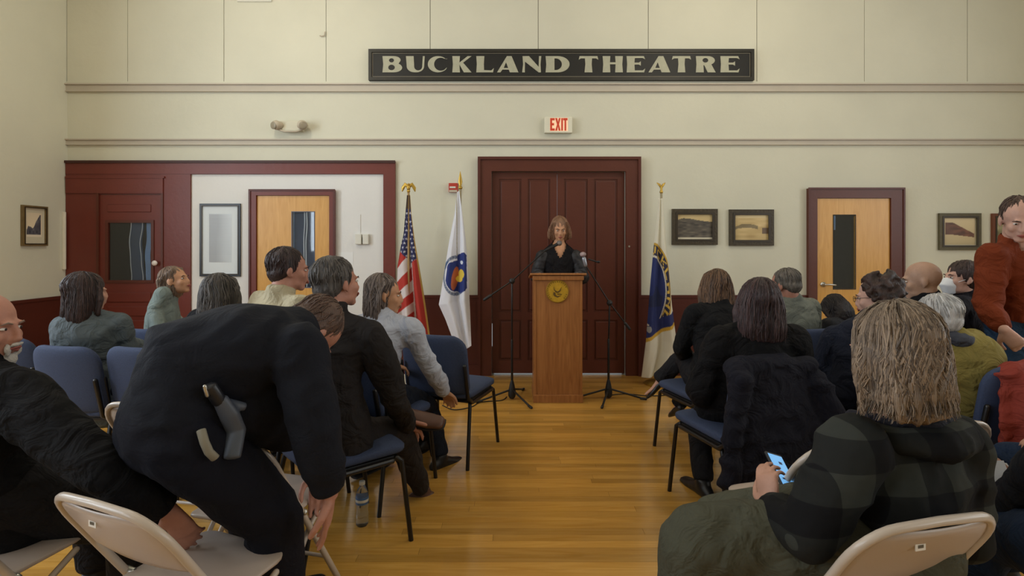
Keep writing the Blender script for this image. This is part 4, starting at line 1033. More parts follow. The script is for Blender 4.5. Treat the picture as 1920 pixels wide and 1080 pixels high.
def top_mesh(J, bulk=1.0, sleeve=1.0, collar=.03, voxel=.014, hem=.0, wr=.0085, open_v=None, arm=1.0, belly=0.0, extra=()):
    """jacket, shirt or sweater"""
    s = J['s']; k = s * bulk; b = B(); a, w, c, n, sl, su = torso_pts(J)
    uc = lerp(c, n, .58); dn = (a - w).normalized()
    b.loft([a + dn * hem, a, w, c, uc, lerp(c, n, .86)], [(.175 * k, .125 * k), (.172 * k, .125 * k), (.155 * k, (.118 + belly) * k), (.180 * k, .128 * k), (.155 * k, .098 * k), (.088 * k, .075 * k)],
           [sl, sl, lerp(sl, su, .4), su, su, su], 22)
    for (ec_, er_) in extra: b.ell(ec_, er_)
    if collar: b.loft([lerp(c, n, .8), n + (n - c).normalized() * collar], [(.084 * s, .078 * s), (.068 * s, .068 * s)], su, 18, True, .15)
    for q in 'LR':
        sh, el, wr_ = J['sh' + q], J['el' + q], J['wr' + q]; e = lerp(el, wr_, sleeve); ka = k * arm
        b.loft([uc, lerp(uc, sh, .75)], [(.07 * k, .06 * k), (.066 * k, .06 * k)], (0, 0, 1), 14)
        b.tube([sh, lerp(sh, el, .5), el], [.067 * ka, .060 * ka, .053 * ka], 14); b.tube([el, lerp(el, e, .5), lerp(el, e, .94)], [.053 * ka, .048 * ka, .037 * ka], 14, capf=.3)
    me = sculpt(b, voxel, 5, wr, 9.0)
    if open_v:     # neckline: cut the cloth away in front of the throat
        ctr, rx, rz = open_v; bm = bmesh.new(); bm.from_mesh(me); F_ = J['F']
        kill = []
        for f in bm.faces:
            p = f.calc_center_median() - ctr
            x = p.dot(V((F_.y, -F_.x, 0))); y = p.dot(F_)
            if y > -.03 and p.z > -rz and abs(x) < rx * (1 + p.z / rz) ** .8: kill.append(f)
        bmesh.ops.delete(bm, geom=kill, context='FACES'); bm.to_mesh(me); bm.free()
    return me

def legs_mesh(J, bulk=1.0, voxel=.014, wr=.006, cuff=.94, flare=1.0):
    s = J['s']; k = s * bulk; b = B(); a = J['pelvis']; sl = (J['hipR'] - J['hipL']).normalized()
    up = (J['waist'] - a).normalized()
    b.loft([a - up * .03, a + up * .05], [(.165 * k, .12 * k), (.155 * k, .115 * k)], sl, 18)
    for q in 'LR':
        hp, kn, an = J['hip' + q], J['kn' + q], J['an' + q]; e = lerp(kn, an, cuff)
        b.tube([hp, lerp(hp, kn, .5), lerp(hp, kn, .95)], [.098 * k, .086 * k, .072 * k], 16)
        b.tube([kn, lerp(kn, e, .4), e], [.070 * k, .066 * k * flare, .056 * k * flare], 14, capf=.3)
    return sculpt(b, voxel, 4, wr, 9.0)

def shoe(J, q, m, root, fdir=None, heel=False, up=None):
    s = J['s']; an = J['an' + q]; f = (fdir or J.get('foot' + q) or J['F']).normalized(); u = up or V((0, 0, 1)); sd = f.cross(u).normalized(); u = sd.cross(f).normalized()
    def T(x, y, z): return an + sd * x * s + f * y * s + u * z * s
    b = B()
    if heel:
        b.loft([T(0, -.045, -.02), T(0, .03, -.035), T(0, .10, -.065), T(0, .155, -.078)], [(.030, .03), (.032, .024), (.036, .018), (.018, .012)], sd, 14)
        b.tube([T(0, -.055, -.04), T(0, -.05, -.095)], [.016, .006], 8)
    else:
        b.loft([T(0, -.06, -.045), T(0, -.02, -.03), T(0, .05, -.038), T(0, .12, -.055), T(0, .185, -.062)], [(.032, .035), (.040, .050), (.044, .038), (.048, .028), (.040, .022)], sd, 16)
        b.loft([T(0, 0, -.02), T(0, 0, .02)], [(.044, .048), (.042, .046)], sd, 14, True, .3)
    me = sculpt(b, .009, 3); o = link_mesh('shoe', me, m, root, world=True, smooth=True)
    if not heel:
        b = B(); b.loft([T(0, -.085, -.080), T(0, -.02, -.080), T(0, .06, -.080), T(0, .13, -.080), T(0, .20, -.076)], [(.034, .009), (.040, .009), (.040, .009), (.049, .009), (.034, .008)], sd, 14, True, 1.0)
        b.build('sole', mat('sole_black', (30, 24, 20), 0.7), o, smooth=True); ch = o.children[0]; ch.data.transform(Matrix.Translation(-root.location))
    return o

def hair_mesh(J, style, voxel=.009, L=.2, w=1.0, vol=1.0, amp=.006, lay=None, freq=9, fr=.030, locks=None, lr=.0022, wav=.003):
    Rh, s, C = J['Rh'], J['s'], J['head']; b = B()
    def T(x, y, z): return C + Rh @ (V((x, y, z)) * s)
    def E(c, r): b.ell(T(*c), tuple(q * s for q in r), Rh, 20)
    X = Rh @ V((1, 0, 0))
    if style != 'bald_rim' : E((0, -.026, .042), (.082 * vol, .098 * vol, .083 * vol))
    if style == 'short': E((0, -.050, -.012), (.075, .062, .066)); [E((q * .066, -.008, .012), (.016, .034, .038)) for q in (-1, 1)]
    if style == 'thin': E((0, -.055, -.010), (.074, .056, .060)); [E((q * .068, -.016, .010), (.013, .034, .034)) for q in (-1, 1)]
    if style == 'bald_rim': E((0, -.052, -.012), (.0745, .058, .052)); [E((q * .066, -.026, .004), (.0125, .040, .034)) for q in (-1, 1)]
    if style == 'curly':
        r = random.Random(3); E((0, -.05, -.01), (.090, .075, .085))
        for _ in range(130):
            a = r.uniform(0, 6.28); zz = r.uniform(-.07, .13); rr = .094 * math.sqrt(max(.08, 1 - (max(zz, 0) - .0) ** 2 / .02)); y = -.03 + rr * 1.08 * math.sin(a)
            if y > .055 and zz < .06: continue
            if y > .03 and zz < .03: continue
            q_ = r.uniform(.011, .018); E((rr * math.cos(a), y, zz + .01), (q_, q_, q_))
    if style in ('bob', 'long'):
        dz = V((0, 0, -1)); g = Rh.transposed() @ dz
        def Q(x, y, z):   # hangs straight down from the nape
            return T(x, y, max(z, -.05)) + dz * (max(0, -.05 - z) * s)
        b.loft([T(0, -.035, .05), T(0, -.040, -.01), Q(0, -.046, -.07), Q(0, -.056, -.5 * (L + .07)) if L > .12 else Q(0, -.052, -.09), Q(0, -.062, -L)],
               [(.082 * vol * s, .085 * s), (.088 * w * s, .080 * s), (.092 * w * s, .074 * s), (.094 * w * s, .066 * s), (.082 * w * s, .048 * s)], X, 24, True, .4)
        for q in (-1, 1):
            b.loft([T(q * .050, .035, .085), T(q * .075, fr, .030), Q(q * .082 * w, fr - .004, -.04), Q(q * .082 * w, fr - .014, -min(L, .13))], [(.018, .022), (.018, .026), (.018, .028), (.014, .022)], Rh @ V((0, 1, 0)), 10, True, .6)
    for e in (lay or []): E(*e)
    me = sculpt(b, voxel, 3)
    co = mcoords(me); nn = mnormals(me)
    R_ = np.array(Rh.transposed()); loc = (co - np.array(C)) @ R_.T / s
    an = np.arctan2(loc[:, 0], -(loc[:, 1] + .02)); rad = np.hypot(loc[:, 0], loc[:, 1] + .02)
    if style == 'curly': q1 = co * 38; q2 = co * 70; d = vnoise(q1) * .008 + vnoise(q2) * .004; sv = vnoise(co * 55 + 3)
    else:
        sway = vnoise(np.stack([an * 1.5, loc[:, 2] * 9, np.zeros(len(an))], 1)) * .35
        q = np.stack([(an + sway) * freq, loc[:, 2] * 5, rad * 6], 1); q2 = np.stack([(an + sway) * freq * 2.7, loc[:, 2] * 7, rad * 9 + 4], 1)
        d = vnoise(q) * amp + vnoise(q2) * amp * .45; sv = vnoise(q + 9) * .6 + vnoise(np.stack([(an + sway) * freq * 3.4, loc[:, 2] * 4, rad * 3], 1)) * .6
    co = co + nn * d[:, None]; setco(me, co)
    return me, sv

def add_hair(root, J, cols, style, **kw):
    me, sv = hair_mesh(J, style, **kw); t = np.clip(sv * .7 + .5, 0, 1)[:, None]
    a = np.array(srgb(cols[0])[:3]); c = np.array(srgb(cols[1])[:3]); color_attr(me, a * (1 - t) + c * t, 'strand')
    o = link_mesh('hair', me, M_HAIR, root, world=True, smooth=True)
    if style in ('short', 'thin', 'bob', 'long'): add_locks(root, o, J, cols, style, kw)
    return o

def add_locks(root, ho, J, cols, style, kw):
    """fine strands laid over the hair's surface"""
    from mathutils.bvhtree import BVHTree
    Rh, s, C = J['Rh'], J['s'], J['head']; off = root.location
    vs = [v.co + off for v in ho.data.vertices]; bvh = BVHTree.FromPolygons(vs, [tuple(p.vertices) for p in ho.data.polygons])
    longh = style in ('bob', 'long'); L = kw.get('L', .2); n = kw.get('locks') or (260 if longh else 200); lr = kw.get('lr', .0022); wav = kw.get('wav', .003)
    r = random.Random(len(ho.name) * 7 + int(abs(C.x) * 100)); V_ = []; F_ = []; CC = []
    ca, cb = np.array(srgb(cols[0])[:3]), np.array(srgb(cols[1])[:3])
    for i in range(n):
        a = r.uniform(-2.6, 2.6) if longh else r.uniform(-3.0, 3.0); ph = r.uniform(0, 6.28); pts = []; rr = lr * r.uniform(.6, 1.3)
        if longh:
            seg = 14; part = r.uniform(0, .5) if r.random() < .5 else 0
            for k in range(seg):
                t = part + (1.02 - part) * k / (seg - 1)
                if t < .34: th = t / .34 * 1.5; p = C + Rh @ (V((.10 * math.sin(th) * math.sin(a), -.026 - .11 * math.sin(th) * math.cos(a), .042 + .10 * math.cos(th))) * s)
                else:
                    u = (t - .34) / .66; k_ = 1 + .12 * (1 - u)
                    p = C + Rh @ (V((.105 * k_ * math.sin(a) + wav * math.sin(ph + 11 * u), -.03 - .10 * math.cos(a), .03)) * s) + V((0, 0, -u * (L + .025) * s))
                pts.append(p)
        else:
            seg = 7; th0 = r.uniform(.05, 1.7); dl = r.uniform(.35, .7)
            for k in range(seg):
                th = th0 + dl * k / (seg - 1); p = C + Rh @ (V((.09 * math.sin(th) * math.sin(a + .1 * k / seg), -.04 - .10 * math.sin(th) * math.cos(a), .035 + .09 * math.cos(th))) * s)
                lp = Rh.transposed() @ (p - C) / s
                if lp.y > .055 and lp.z < .075: break
                pts.append(p)
            if len(pts) < 3: continue
        sn = []; free = 2 if (longh and r.random() < .6) else 0
        for ip, p in enumerate(pts):
            if free and ip >= len(pts) - free and len(sn) > 3:
                sn.append((sn[-1][0] + V((wav * .5 * math.sin(ph + ip), wav * .5 * math.cos(ph + ip), -.016)), sn[-1][1])); continue
            h = bvh.find_nearest(p)
            if h[0] is None: continue
            if longh and (h[0] - p).length > .07: continue
            q = h[0] + h[1] * (rr * .4)
            lp = Rh.transposed() @ (q - C) / s
            if lp.y > .045 and lp.z < .055 and abs(lp.x) < .07: break
            sn.append((q, h[1]))
        if len(sn) < 3: continue
        b0 = len(V_); m_ = len(sn)
        for k, (q, nn) in enumerate(sn):
            tg = (sn[min(k + 1, m_ - 1)][0] - sn[max(k - 1, 0)][0])
            if tg.length < 1e-6: tg = V((0, 0, -1))
            tg.normalize(); x = tg.cross(nn); x = x.normalized() if x.length > 1e-5 else tg.orthogonal().normalized(); y = tg.cross(x)
            w_ = rr * (math.sin(math.pi * (.12 + .83 * k / (m_ - 1))) ** .5)
            for (cx_, cy_) in ((1, 0), (0, 1), (-1, 0), (0, -1)): V_.append(tuple(q + x * (w_ * cx_ * 1.3) + y * (w_ * cy_ * .8)))
        for k in range(m_ - 1):
            for j in range(4): F_.append((b0 + k * 4 + j, b0 + k * 4 + (j + 1) % 4, b0 + (k + 1) * 4 + (j + 1) % 4, b0 + (k + 1) * 4 + j))
        t = r.random() ** 1.3; col = ca * .85 * (1 - t) + cb * 1.1 * t; CC += [col] * (4 * m_)
    me = bpy.data.meshes.new('hair_strands'); me.from_pydata(V_, [], F_); color_attr(me, np.array(CC), 'strand')
    o = link_mesh('hair_strands', me, M_HAIR, root, world=True, smooth=True); o['kind'] = 'stuff'

def surf(px, py, objs, lift=0.0):
    """the world point where the line of sight through a pixel meets a garment"""
    from mathutils.bvhtree import BVHTree
    o_ = V((0, 0, H)); d_ = (P(px, py, 1.0) - o_).normalized(); best = None
    for o in objs:
        if o.name not in BV: BV[o.name] = BVHTree.FromPolygons([v.co + o.parent.location for v in o.data.vertices], [tuple(p.vertices) for p in o.data.polygons])
        h = BV[o.name].ray_cast(o_, d_)
        if h[0] is not None and (best is None or h[3] < best[1]): best = (h[0], h[3], h[1])
    return best[0] + best[2] * lift if best else P(px, py, 1.7)
BV = {}

def face_parts(root, body, J, brow=(60, 42, 34), lips=(150, 82, 74), glasses=None, fem=False):
    Rh, s, C = J['Rh'], J['s'], J['head']
    def T(x, y, z): return C + Rh @ (V((x, y, z)) * s)
    off = Matrix.Translation(-root.location)
    def sub(b, name, m):
        o = b.build(name, m, body, smooth=True); o.data.transform(off); return o
    for q in (-1, 1):
        b = B(); b.ell(T(q * .030, .0780, .001), (.0115 * s, .0080 * s, .0048 * s), Rh, 14); e = sub(b, 'eye', M_EYE)
        b = B(); b.ell(T(q * .030, .0855, .001), (.0048 * s, .002 * s, .0045 * s), Rh, 12); sub(b, 'iris', M_IRIS)
        b = B(); b.loft([T(q * .014, .0925, .016), T(q * .030, .092, .021), T(q * .046, .083, .016)], [(.0022 * s, .0018 * s), (.0034 * s, .002 * s), (.0016 * s, .0014 * s)], Rh @ V((0, 0, 1)), 8); sub(b, 'eyebrow', mat('brow_%d_%d_%d' % brow, brow, 0.7))
    b = B(); b.loft([T(-.022, .093, -.062), T(-.008, .1005, -.059), T(.008, .1005, -.059), T(.022, .093, -.062)], [(.002 * s, .002 * s), (.005 * s, .004 * s), (.005 * s, .004 * s), (.002 * s, .002 * s)], Rh @ V((0, 0, 1)), 8)
    b.loft([T(-.020, .092, -.063), T(0, .0985, -.069), T(.020, .092, -.063)], [(.002 * s, .002 * s), (.0055 * s, .004 * s), (.002 * s, .002 * s)], Rh @ V((0, 0, 1)), 8); sub(b, 'lips', mat('lips_%d_%d_%d' % lips, lips, 0.45))
    if glasses:
        b = B()
        for q in (-1, 1):
            b.tube([T(q * .032 + .022 * math.cos(a * math.pi / 10), .103, -.002 + .016 * math.sin(a * math.pi / 10)) for a in range(20)], .0014 * s, 6, closed=True)
            b.tube([T(q * .054, .102, .003), T(q * .079, .04, .004), T(q * .081, -.01, .0)], .0015 * s, 6)
        b.tube([T(-.010, .104, .002), T(.010, .104, .002)], .0016 * s, 6); b.build('glasses', glasses, root, world=True, smooth=True)

def person(label, J, fem, skin_m, top, hairspec, legs=None, shoes=None, group=None, voxel=.009, hands=(.35, .35), handdir=None, face=None, topname='jacket', topkw=None, legkw=None, thick=1.0, shoekw=None, legname='trousers'):
    root = empty('person', J['base'], 0, label, 'person', group)
    body = link_mesh('body', body_mesh(J, fem, voxel, hands, handdir, thick), skin_m, root, world=True, smooth=True)
    if face is not None: face_parts(root, body, J, fem=fem, **face)
    link_mesh(topname, top_mesh(J, **(topkw or {})), top, root, world=True, smooth=True)
    link_mesh(legname, legs_mesh(J, **(legkw or {})), legs or cloth('black_trousers', (30, 29, 32)), root, world=True, smooth=True)
    for q in 'LR': shoe(J, q, shoes or mat('shoe_black', (26, 24, 24), 0.4), root, **((shoekw or {}).get(q, {})))
    if hairspec: add_hair(root, J, *hairspec[:2], **(hairspec[2] if len(hairspec) > 2 else {}))
    return root
# ------------------------------------------------------------------ the chairs
U(-2.52, 3.34, -12, 'blue chair under the woman with long dark hair in a grey blazer')
U(-2.06, 3.30, -12, 'empty blue chair between the grey-blazer woman and the bending officer')
U(-2.52, 3.98, -14, 'blue chair in front, beneath the woman in the grey-green cardigan')
U(-3.16, 3.62, -8, 'dark blue chair at far left behind the goateed man')
U(-1.62, 3.22, -22, 'blue chair under the dark-grey haired woman hidden by the officer')
U(-1.28, 2.98, -30, 'blue chair under the short-haired man in a beige collar')
U(-0.84, 2.60, -50, 'dark blue chair under the grey-haired man in a dark suit, on the aisle')
U(-0.80, 3.15, -26, 'blue chair under the woman in the light grey sweater')
U(-0.42, 3.72, -20, 'empty aisle chair in the front left row nearest the lectern')
U(1.32, 3.62, 16, 'blue aisle chair under the woman with highlighted brown hair, front right')
U(1.22, 2.92, 16, 'blue aisle chair with a dark coat over its back, second right row')
U(2.06, 3.98, 18, 'blue chair under the grey-haired man in a grey shirt')
U(2.62, 4.18, 18, 'blue chair under the bowed person in black by the right door')
U(1.92, 2.98, 16, 'blue chair under the curly dark-haired woman with glasses')
U(2.44, 2.84, 8, 'blue chair with the red jacket, under the woman in an olive sweater')
U(2.62, 3.56, 20, 'blue chair under the bald man in a black jacket')
U(3.36, 3.86, 20, 'blue chair under the woman wearing a white mask')
Fc(-0.99, 1.62, -22, 'empty beige folding chair nearest at lower left, beside the officer')
Fc(-1.72, 1.72, -15, 'beige folding chair at far left edge, under the goateed man')
Fc(-1.52, 2.50, -10, 'beige folding chair behind the bending officer, its rounded back showing left of him')
Fc(-1.00, 2.12, -14, 'beige folding chair whose seat shows past the officer\'s knee')
Fc(0.985, 1.545, 13, 'beige folding chair under the long-haired person in plaid, lower right')
Fc(1.12, 2.06, 14, 'beige folding chair right behind the phone, ahead of the plaid jacket')
Fc(1.625, 2.27, 4, 'beige folding chair between the plaid jacket and the red jacket')
Fc(2.10, 1.62, 25, 'beige folding chair at right edge under the person holding paper')

# ------------------------------------------------------------------ the people
SK1 = skin('fair', (182, 138, 118)); SK2 = skin('ruddy', (172, 122, 104)); SK3 = skin('warm', (184, 136, 104)); SK4 = skin('pale', (192, 152, 136))
def XY(px, d): return ((px - CX) * d / F, d)

# 9 speaker
J = pose('stand', P(1050, 408, 5.36), XY(1047, 5.42), 180, 1.0, pitch=-14,
         elL=P(1092, 520, 5.4), elR=P(1006, 520, 5.42), wrL=P(1082, 516, 5.2), wrR=P(1012, 516, 5.2))
J['shL'] = P(1079, 482, 5.40); J['shR'] = P(1017, 482, 5.40)
M_LACE = mat('cloth_lace', (32, 30, 32), 0.6, noise=1.0, nscale=26, folds=0.3)
sp_ = person('woman with a brown bob in a black V-neck top speaking at the lectern', J, True, SK3, cloth('black_top', (22, 20, 22)), (((104, 74, 54), (152, 114, 88)), 'bob', dict(L=.095, w=1.22, vol=1.04, fr=.005)),
       voxel=.008, face={}, topname='top', topkw=dict(bulk=.93, collar=0, sleeve=.05, open_v=(J['neck'] + V((0, 0, -.0)), .085, .17), wr=.003), handdir={'L': (V((-.3, -.9, -.1)), V((0, 0, -1))), 'R': (V((.3, -.9, -.1)), V((0, 0, -1)))})
b = B()
for q in 'LR':
    b = B()
    b.tube([J['sh' + q] + V((0, 0, .008)), lerp(J['sh' + q], J['el' + q], .5), J['el' + q]], [.064, .066, .064], 14)
    b.tube([J['el' + q], lerp(J['el' + q], J['wr' + q], .8)], [.056, .05], 14, capf=.3)
    link_mesh('lace_sleeve', sculpt(b, .010, 3, .006, 14), M_LACE, sp_, world=True, smooth=True)

# 2 grey blazer
J = pose('seat', P(164, 513, 3.28), (-2.58, 3.32), -14, 1.0, hy=-32, elL=P(118, 665, 3.2), elR=P(240, 648, 3.35), wrR=P(262, 650, 3.6))
J['shL'] = P(118, 612, 3.25); J['shR'] = P(222, 606, 3.32)
person('woman with long dark brown hair in a grey blazer, seated left', J, True, SK1, cloth('grey_blazer', (84, 92, 96)), (((30, 22, 24), (70, 50, 46)), 'long', dict(L=.225, w=1.22, vol=1.10)), topname='blazer', topkw=dict(bulk=.98, hem=.16))
# 3 cardigan
J = pose('seat', P(322, 500, 4.0), (-2.62, 4.02), -60, .95, hy=-92, pitch=16, elL=P(318, 590, 4.3), elR=P(290, 580, 3.85), wrR=P(302, 628, 3.75))
J['shR'] = P(306, 552, 3.9)
person('laughing woman in a grey-green cardigan turned right before the oxblood door', J, True, SK3, cloth('sage_cardigan', (112, 122, 118)), (((84, 66, 54), (138, 114, 94)), 'long', dict(L=.12, w=.84, fr=-.075, lay=[((0, -.075, -.09), (.06, .035, .08))])), face={}, topname='cardigan', topkw=dict(bulk=.93, wr=.005))
# 4 hidden woman
J = pose('seat', P(416, 514, 3.1), (-1.64, 3.16), -24, 1.0, hy=-20)
person('woman with straight dark grey hair showing above the officer\'s back', J, True, SK1, cloth('black_knit', (24, 24, 28)), (((46, 44, 46), (104, 98, 94)), 'long', dict(L=.2, w=1.12)))
# 5 short dark hair
J = pose('seat', P(545, 465, 3.0), (-1.30, 2.98), -34, 1.04, hy=-62, pitch=-3)
person('man with short dark hair and beige collar looking right, above the officer', J, False, SK2, cloth('beige_shirt', (168, 158, 132)), (((36, 26, 26), (66, 48, 46)), 'short', {}), face={}, topname='shirt', topkw=dict(collar=.035))
# 6 dark suit
J = pose('seat', P(629, 482, 2.55), (-.84, 2.55), -48, 1.06, hy=-42, pitch=4,
         shL=P(570, 612, 2.62), shR=P(694, 628, 2.48), elR=P(742, 752, 2.55), wrR=P(765, 800, 2.85), elL=P(560, 740, 2.85), wrL=P(690, 770, 3.0),
         hipR=P(640, 820, 2.52), hipL=P(610, 800, 2.68), knR=P(748, 812, 2.86), anR=P(792, 922, 3.06), knL=P(706, 775, 3.08), anL=P(757, 772, 2.86))
J['footR'] = V((.95, .3, -.08)).normalized(); J['footL'] = V((.98, -.2, -.02)).normalized()
M_SHOE = mat('shoe_brown', (86, 58, 46), 0.4, noise=.1, nscale=20)
m6 = person('grey-haired man in a dark suit with crossed legs on the aisle', J, False, SK2, cloth('charcoal_suit', (36, 33, 33)), (((46, 42, 42), (104, 98, 94)), 'short', dict(vol=1.02)), face={}, topname='suit_jacket', shoes=M_SHOE,
           legs=cloth('charcoal_trousers', (44, 39, 37)), topkw=dict(bulk=1.08, hem=.12, collar=0), legkw=dict(bulk=1.02), shoekw={'L': dict(up=V((.05, -.6, .8)))})
b = B(); n_ = J['neck']; b.loft([n_ - V((0, 0, .005)), n_ + V((0, 0, .035)) + J['F'] * .01], [(.073, .071), (.067, .066)], (1, 0, 0), 20, True, .2); link_mesh('shirt_collar', sculpt(b, .008, 2), cloth('white_shirt', (196, 200, 212), folds=.1), m6, world=True, smooth=True)
# 7 grey sweater
J = pose('seat', P(724, 515, 3.08), (-.80, 3.16), -30, .98, hy=-78, pitch=-4,
         shL=P(694, 614, 3.2), shR=P(770, 618, 3.05), elR=P(808, 690, 3.14), wrR=P(834, 735, 3.36), knR=P(800, 760, 3.5), anR=P(826, 858, 3.45), knL=P(775, 755, 3.62), anL=P(796, 824, 3.72))
J['footR'] = V((.6, .8, -.05)).normalized(); J['footL'] = V((.5, .85, -.05)).normalized()
person('woman with straight grey-brown hair in a light grey sweater looking right', J, True, SK3, cloth('light_grey_sweater', (172, 176, 188)), (((66, 54, 50), (126, 112, 104)), 'long', dict(L=.155, w=.98, fr=-.03)), face={}, topname='sweater', legs=cloth('dark_jeans', (28, 32, 42)), topkw=dict(bulk=1.06, hem=.02, arm=1.06), voxel=.008)
# 1 goatee
J = pose('seat', P(-26, 546, 1.80), (-1.80, 1.84), -26, 1.05, hy=-84, pitch=-2,
         shR=P(30, 745, 1.72), elR=P(190, 878, 1.62), wrR=P(318, 958, 1.70), shL=P(-110, 740, 1.95), wrL=P(130, 900, 2.1),
         knR=P(255, 965, 2.0), anR=V((-1.42, 2.0, .1)), knL=P(180, 930, 2.2), anL=V((-1.7, 2.2, .1)))
g1 = person('older man in black coat with white goatee at the far left edge', J, False, SK2, cloth('black_coat', (17, 17, 20)), (((96, 88, 82), (150, 140, 132)), 'bald_rim', {}), face=dict(brow=(120, 100, 88)), topname='coat', topkw=dict(bulk=1.18, hem=.14, collar=.035, arm=1.12), voxel=.0065, legkw=dict(bulk=1.3),
           handdir={'R': (V((.35, .3, -.9)), V((-.2, .9, .1)), (.2, .25, .3, .4))})
Rh, C, s = J['Rh'], J['head'], J['s']
b = B()
for c, r in (((0, .074, -.100), (.024, .018, .024)), ((-.022, .086, -.068), (.006, .008, .02)), ((.022, .086, -.068), (.006, .008, .02)), ((0, .100, -.050), (.022, .007, .006))): b.ell(C + Rh @ (V(c) * s), tuple(q * s for q in r), Rh)
link_mesh('goatee', sculpt(b, .005, 2, .002, 60), mat('white_beard', (190, 184, 178), 0.8, bump=.5, bscale=200), g1, world=True, smooth=True)

# 8 officer bending over
J = dict(s=1.1, yaw=-47, F=V((.731, .682, 0)), base=V((-.86, 1.72, 0)),
         pelvis=P(330, 775, 1.74), waist=P(372, 690, 1.78), chest=P(465, 655, 1.84), neck=P(560, 618, 1.97), head=P(585, 622, 2.06),
         shR=P(560, 655, 1.76), elR=P(592, 800, 1.72), wrR=P(618, 925, 1.74), shL=P(560, 640, 2.10), elL=P(600, 790, 2.2), wrL=P(600, 880, 2.15),
         hipR=P(340, 820, 1.66), hipL=P(325, 800, 1.86), knR=P(512, 965, 1.80), anR=V((-.82, 1.90, .10)), knL=P(475, 945, 1.98), anL=V((-.94, 2.08, .10)))
J['Rh'] = Matrix.Rotation(math.radians(-47), 3, 'Z') @ Matrix.Rotation(math.radians(-68), 3, 'X')
off = person('officer in a dark navy uniform bending over with a holstered pistol', J, False, SK2, cloth('navy_uniform', (22, 24, 32), folds=.25), (((70, 52, 44), (104, 80, 68)), 'thin', dict(vol=.97)), topname='uniform_jacket', voxel=.006,
            legs=cloth('navy_trousers', (20, 21, 30), folds=.25), legkw=dict(bulk=1.2, voxel=.014), topkw=dict(bulk=1.14, collar=.02, hem=.02, arm=1.16, belly=.04, voxel=.013, wr=.007, extra=((P(470, 745, 1.86), (.17, .16, .17)), (P(540, 760, 1.95), (.13, .15, .16)), (P(400, 770, 1.78), (.16, .16, .14)))), thick=1.05,
            handdir={'R': (V((-.12, .15, -1)), V((-.95, -.15, 0)), (.15, .2, .25, .3))})
# back and seat filled out under the jacket, as one more panel of the coat
M_HOL = mat('holster_grey', (74, 80, 92), 0.45); M_BELT = mat('duty_belt', (14, 14, 16), 0.4)
OB = [c_ for c_ in off.children if c_.name.startswith(('uniform_jacket', 'trousers'))]
def qd(px, py, d): return surf(px, py, OB, .022 + (1.5 - d) * 1.0)
hd = 1.50
b = B()
b.loft([qd(410, 740, hd), qd(426, 776, hd), qd(432, 815, hd), qd(428, 856, hd)], [(.024, .018), (.033, .020), (.031, .020), (.027, .016)], (1, 0, 0), 16, True, .3)
b.loft([qd(415, 752, hd), qd(452, 764, hd)], [(.020, .018), (.014, .014)], (0, 0, 1), 12, True, .4)
link_mesh('holster', sculpt(b, .005, 2), M_HOL, off, world=True, smooth=True)
b = B(); b.loft([qd(396, 716, hd - .005), qd(408, 742, hd - .004), qd(418, 760, hd)], [(.016, .022), (.017, .022), (.018, .02)], (0, 1, 0), 12, True, .4); b.build('pistol_grip', mat('pistol_black', (30, 31, 36), 0.35), off, world=True, smooth=True)
b = B(); b.tube([qd(389, 714, hd - .015), qd(387, 732, hd - .015)], .006); b.build('steel_clip', M_CHROME, off, world=True, smooth=True)
b = B(); b.loft([qd(374, 806, hd), qd(378, 828, hd - .005), qd(388, 846, hd - .005), qd(400, 856, hd)], [(.010, .014)] * 4, (0, 1, 0), 10, True, .4); b.build('cream_strap', mat('strap_cream', (128, 122, 106), 0.6), off, world=True, smooth=True)

# 10 highlighted brown hair, black jacket
J = pose('seat', P(1342, 507, 3.72), (1.36, 3.62), 14, .98, hy=6, knL=P(1284, 668, 4.02), anL=P(1236, 712, 4.06), knR=P(1325, 690, 4.05), anR=P(1270, 760, 4.15), elL=P(1278, 650, 3.7), wrL=P(1290, 680, 3.95))
J['footL'] = V((-.75, .3, -.5)).normalized(); J['footR'] = V((-.2, .9, -.3)).normalized()
person('woman with highlighted brown hair in black, front right row, heel out left', J, True, SK1, cloth('black_jacket', (20, 20, 22)), (((52, 36, 28), (128, 96, 70)), 'long', dict(L=.19, w=1.20, vol=1.05)), shoekw={'L': dict(heel=True), 'R': dict(heel=True)}, legkw=dict(cuff=1.0))
# 11 dark bob
J = pose('seat', P(1424, 525, 2.78), (1.24, 2.94), 12, 1.03, hy=-12, shL=P(1352, 640, 2.80), shR=P(1484, 640, 2.78), elL=P(1312, 735, 2.86), elR=P(1500, 730, 2.86), wrL=P(1330, 745, 3.1), knL=P(1312, 800, 3.22), anL=P(1318, 905, 3.05), knR=P(1400, 800, 3.3), anR=P(1400, 900, 3.1))
person('woman with a heavy dark brown bob in a black coat, second right row', J, True, SK1, cloth('black_wool', (15, 14, 16)), (((38, 28, 30), (74, 54, 54)), 'bob', dict(L=.175, w=1.22, vol=1.10)), topkw=dict(bulk=1.16, arm=1.12, hem=.1))
# 12 grey shirt
J = pose('seat', P(1464, 505, 3.9), (2.08, 3.98), 18, 1.02, hy=38, pitch=-14, shL=P(1448, 565, 3.9), shR=P(1520, 575, 4.0))
person('balding grey-haired man in a grey-green shirt, front right row', J, False, SK2, cloth('grey_green_shirt', (112, 116, 108)), (((70, 64, 58), (120, 112, 104)), 'thin', dict(vol=.96)), topname='shirt', topkw=dict(bulk=1.02, hem=.05))
# 13 bowed
J = pose('seat', P(1546, 563, 4.3), (2.62, 4.14), 24, .95, hy=30, pitch=-50)
person('person in black with dark hair bowed forward in front of the right door', J, True, SK1, mat('cloth_black_stripe', (26, 27, 34), 0.8, folds=.3, noise=.3, nscale=4), (((22, 18, 20), (44, 36, 36)), 'long', dict(L=.16, w=1.1)))
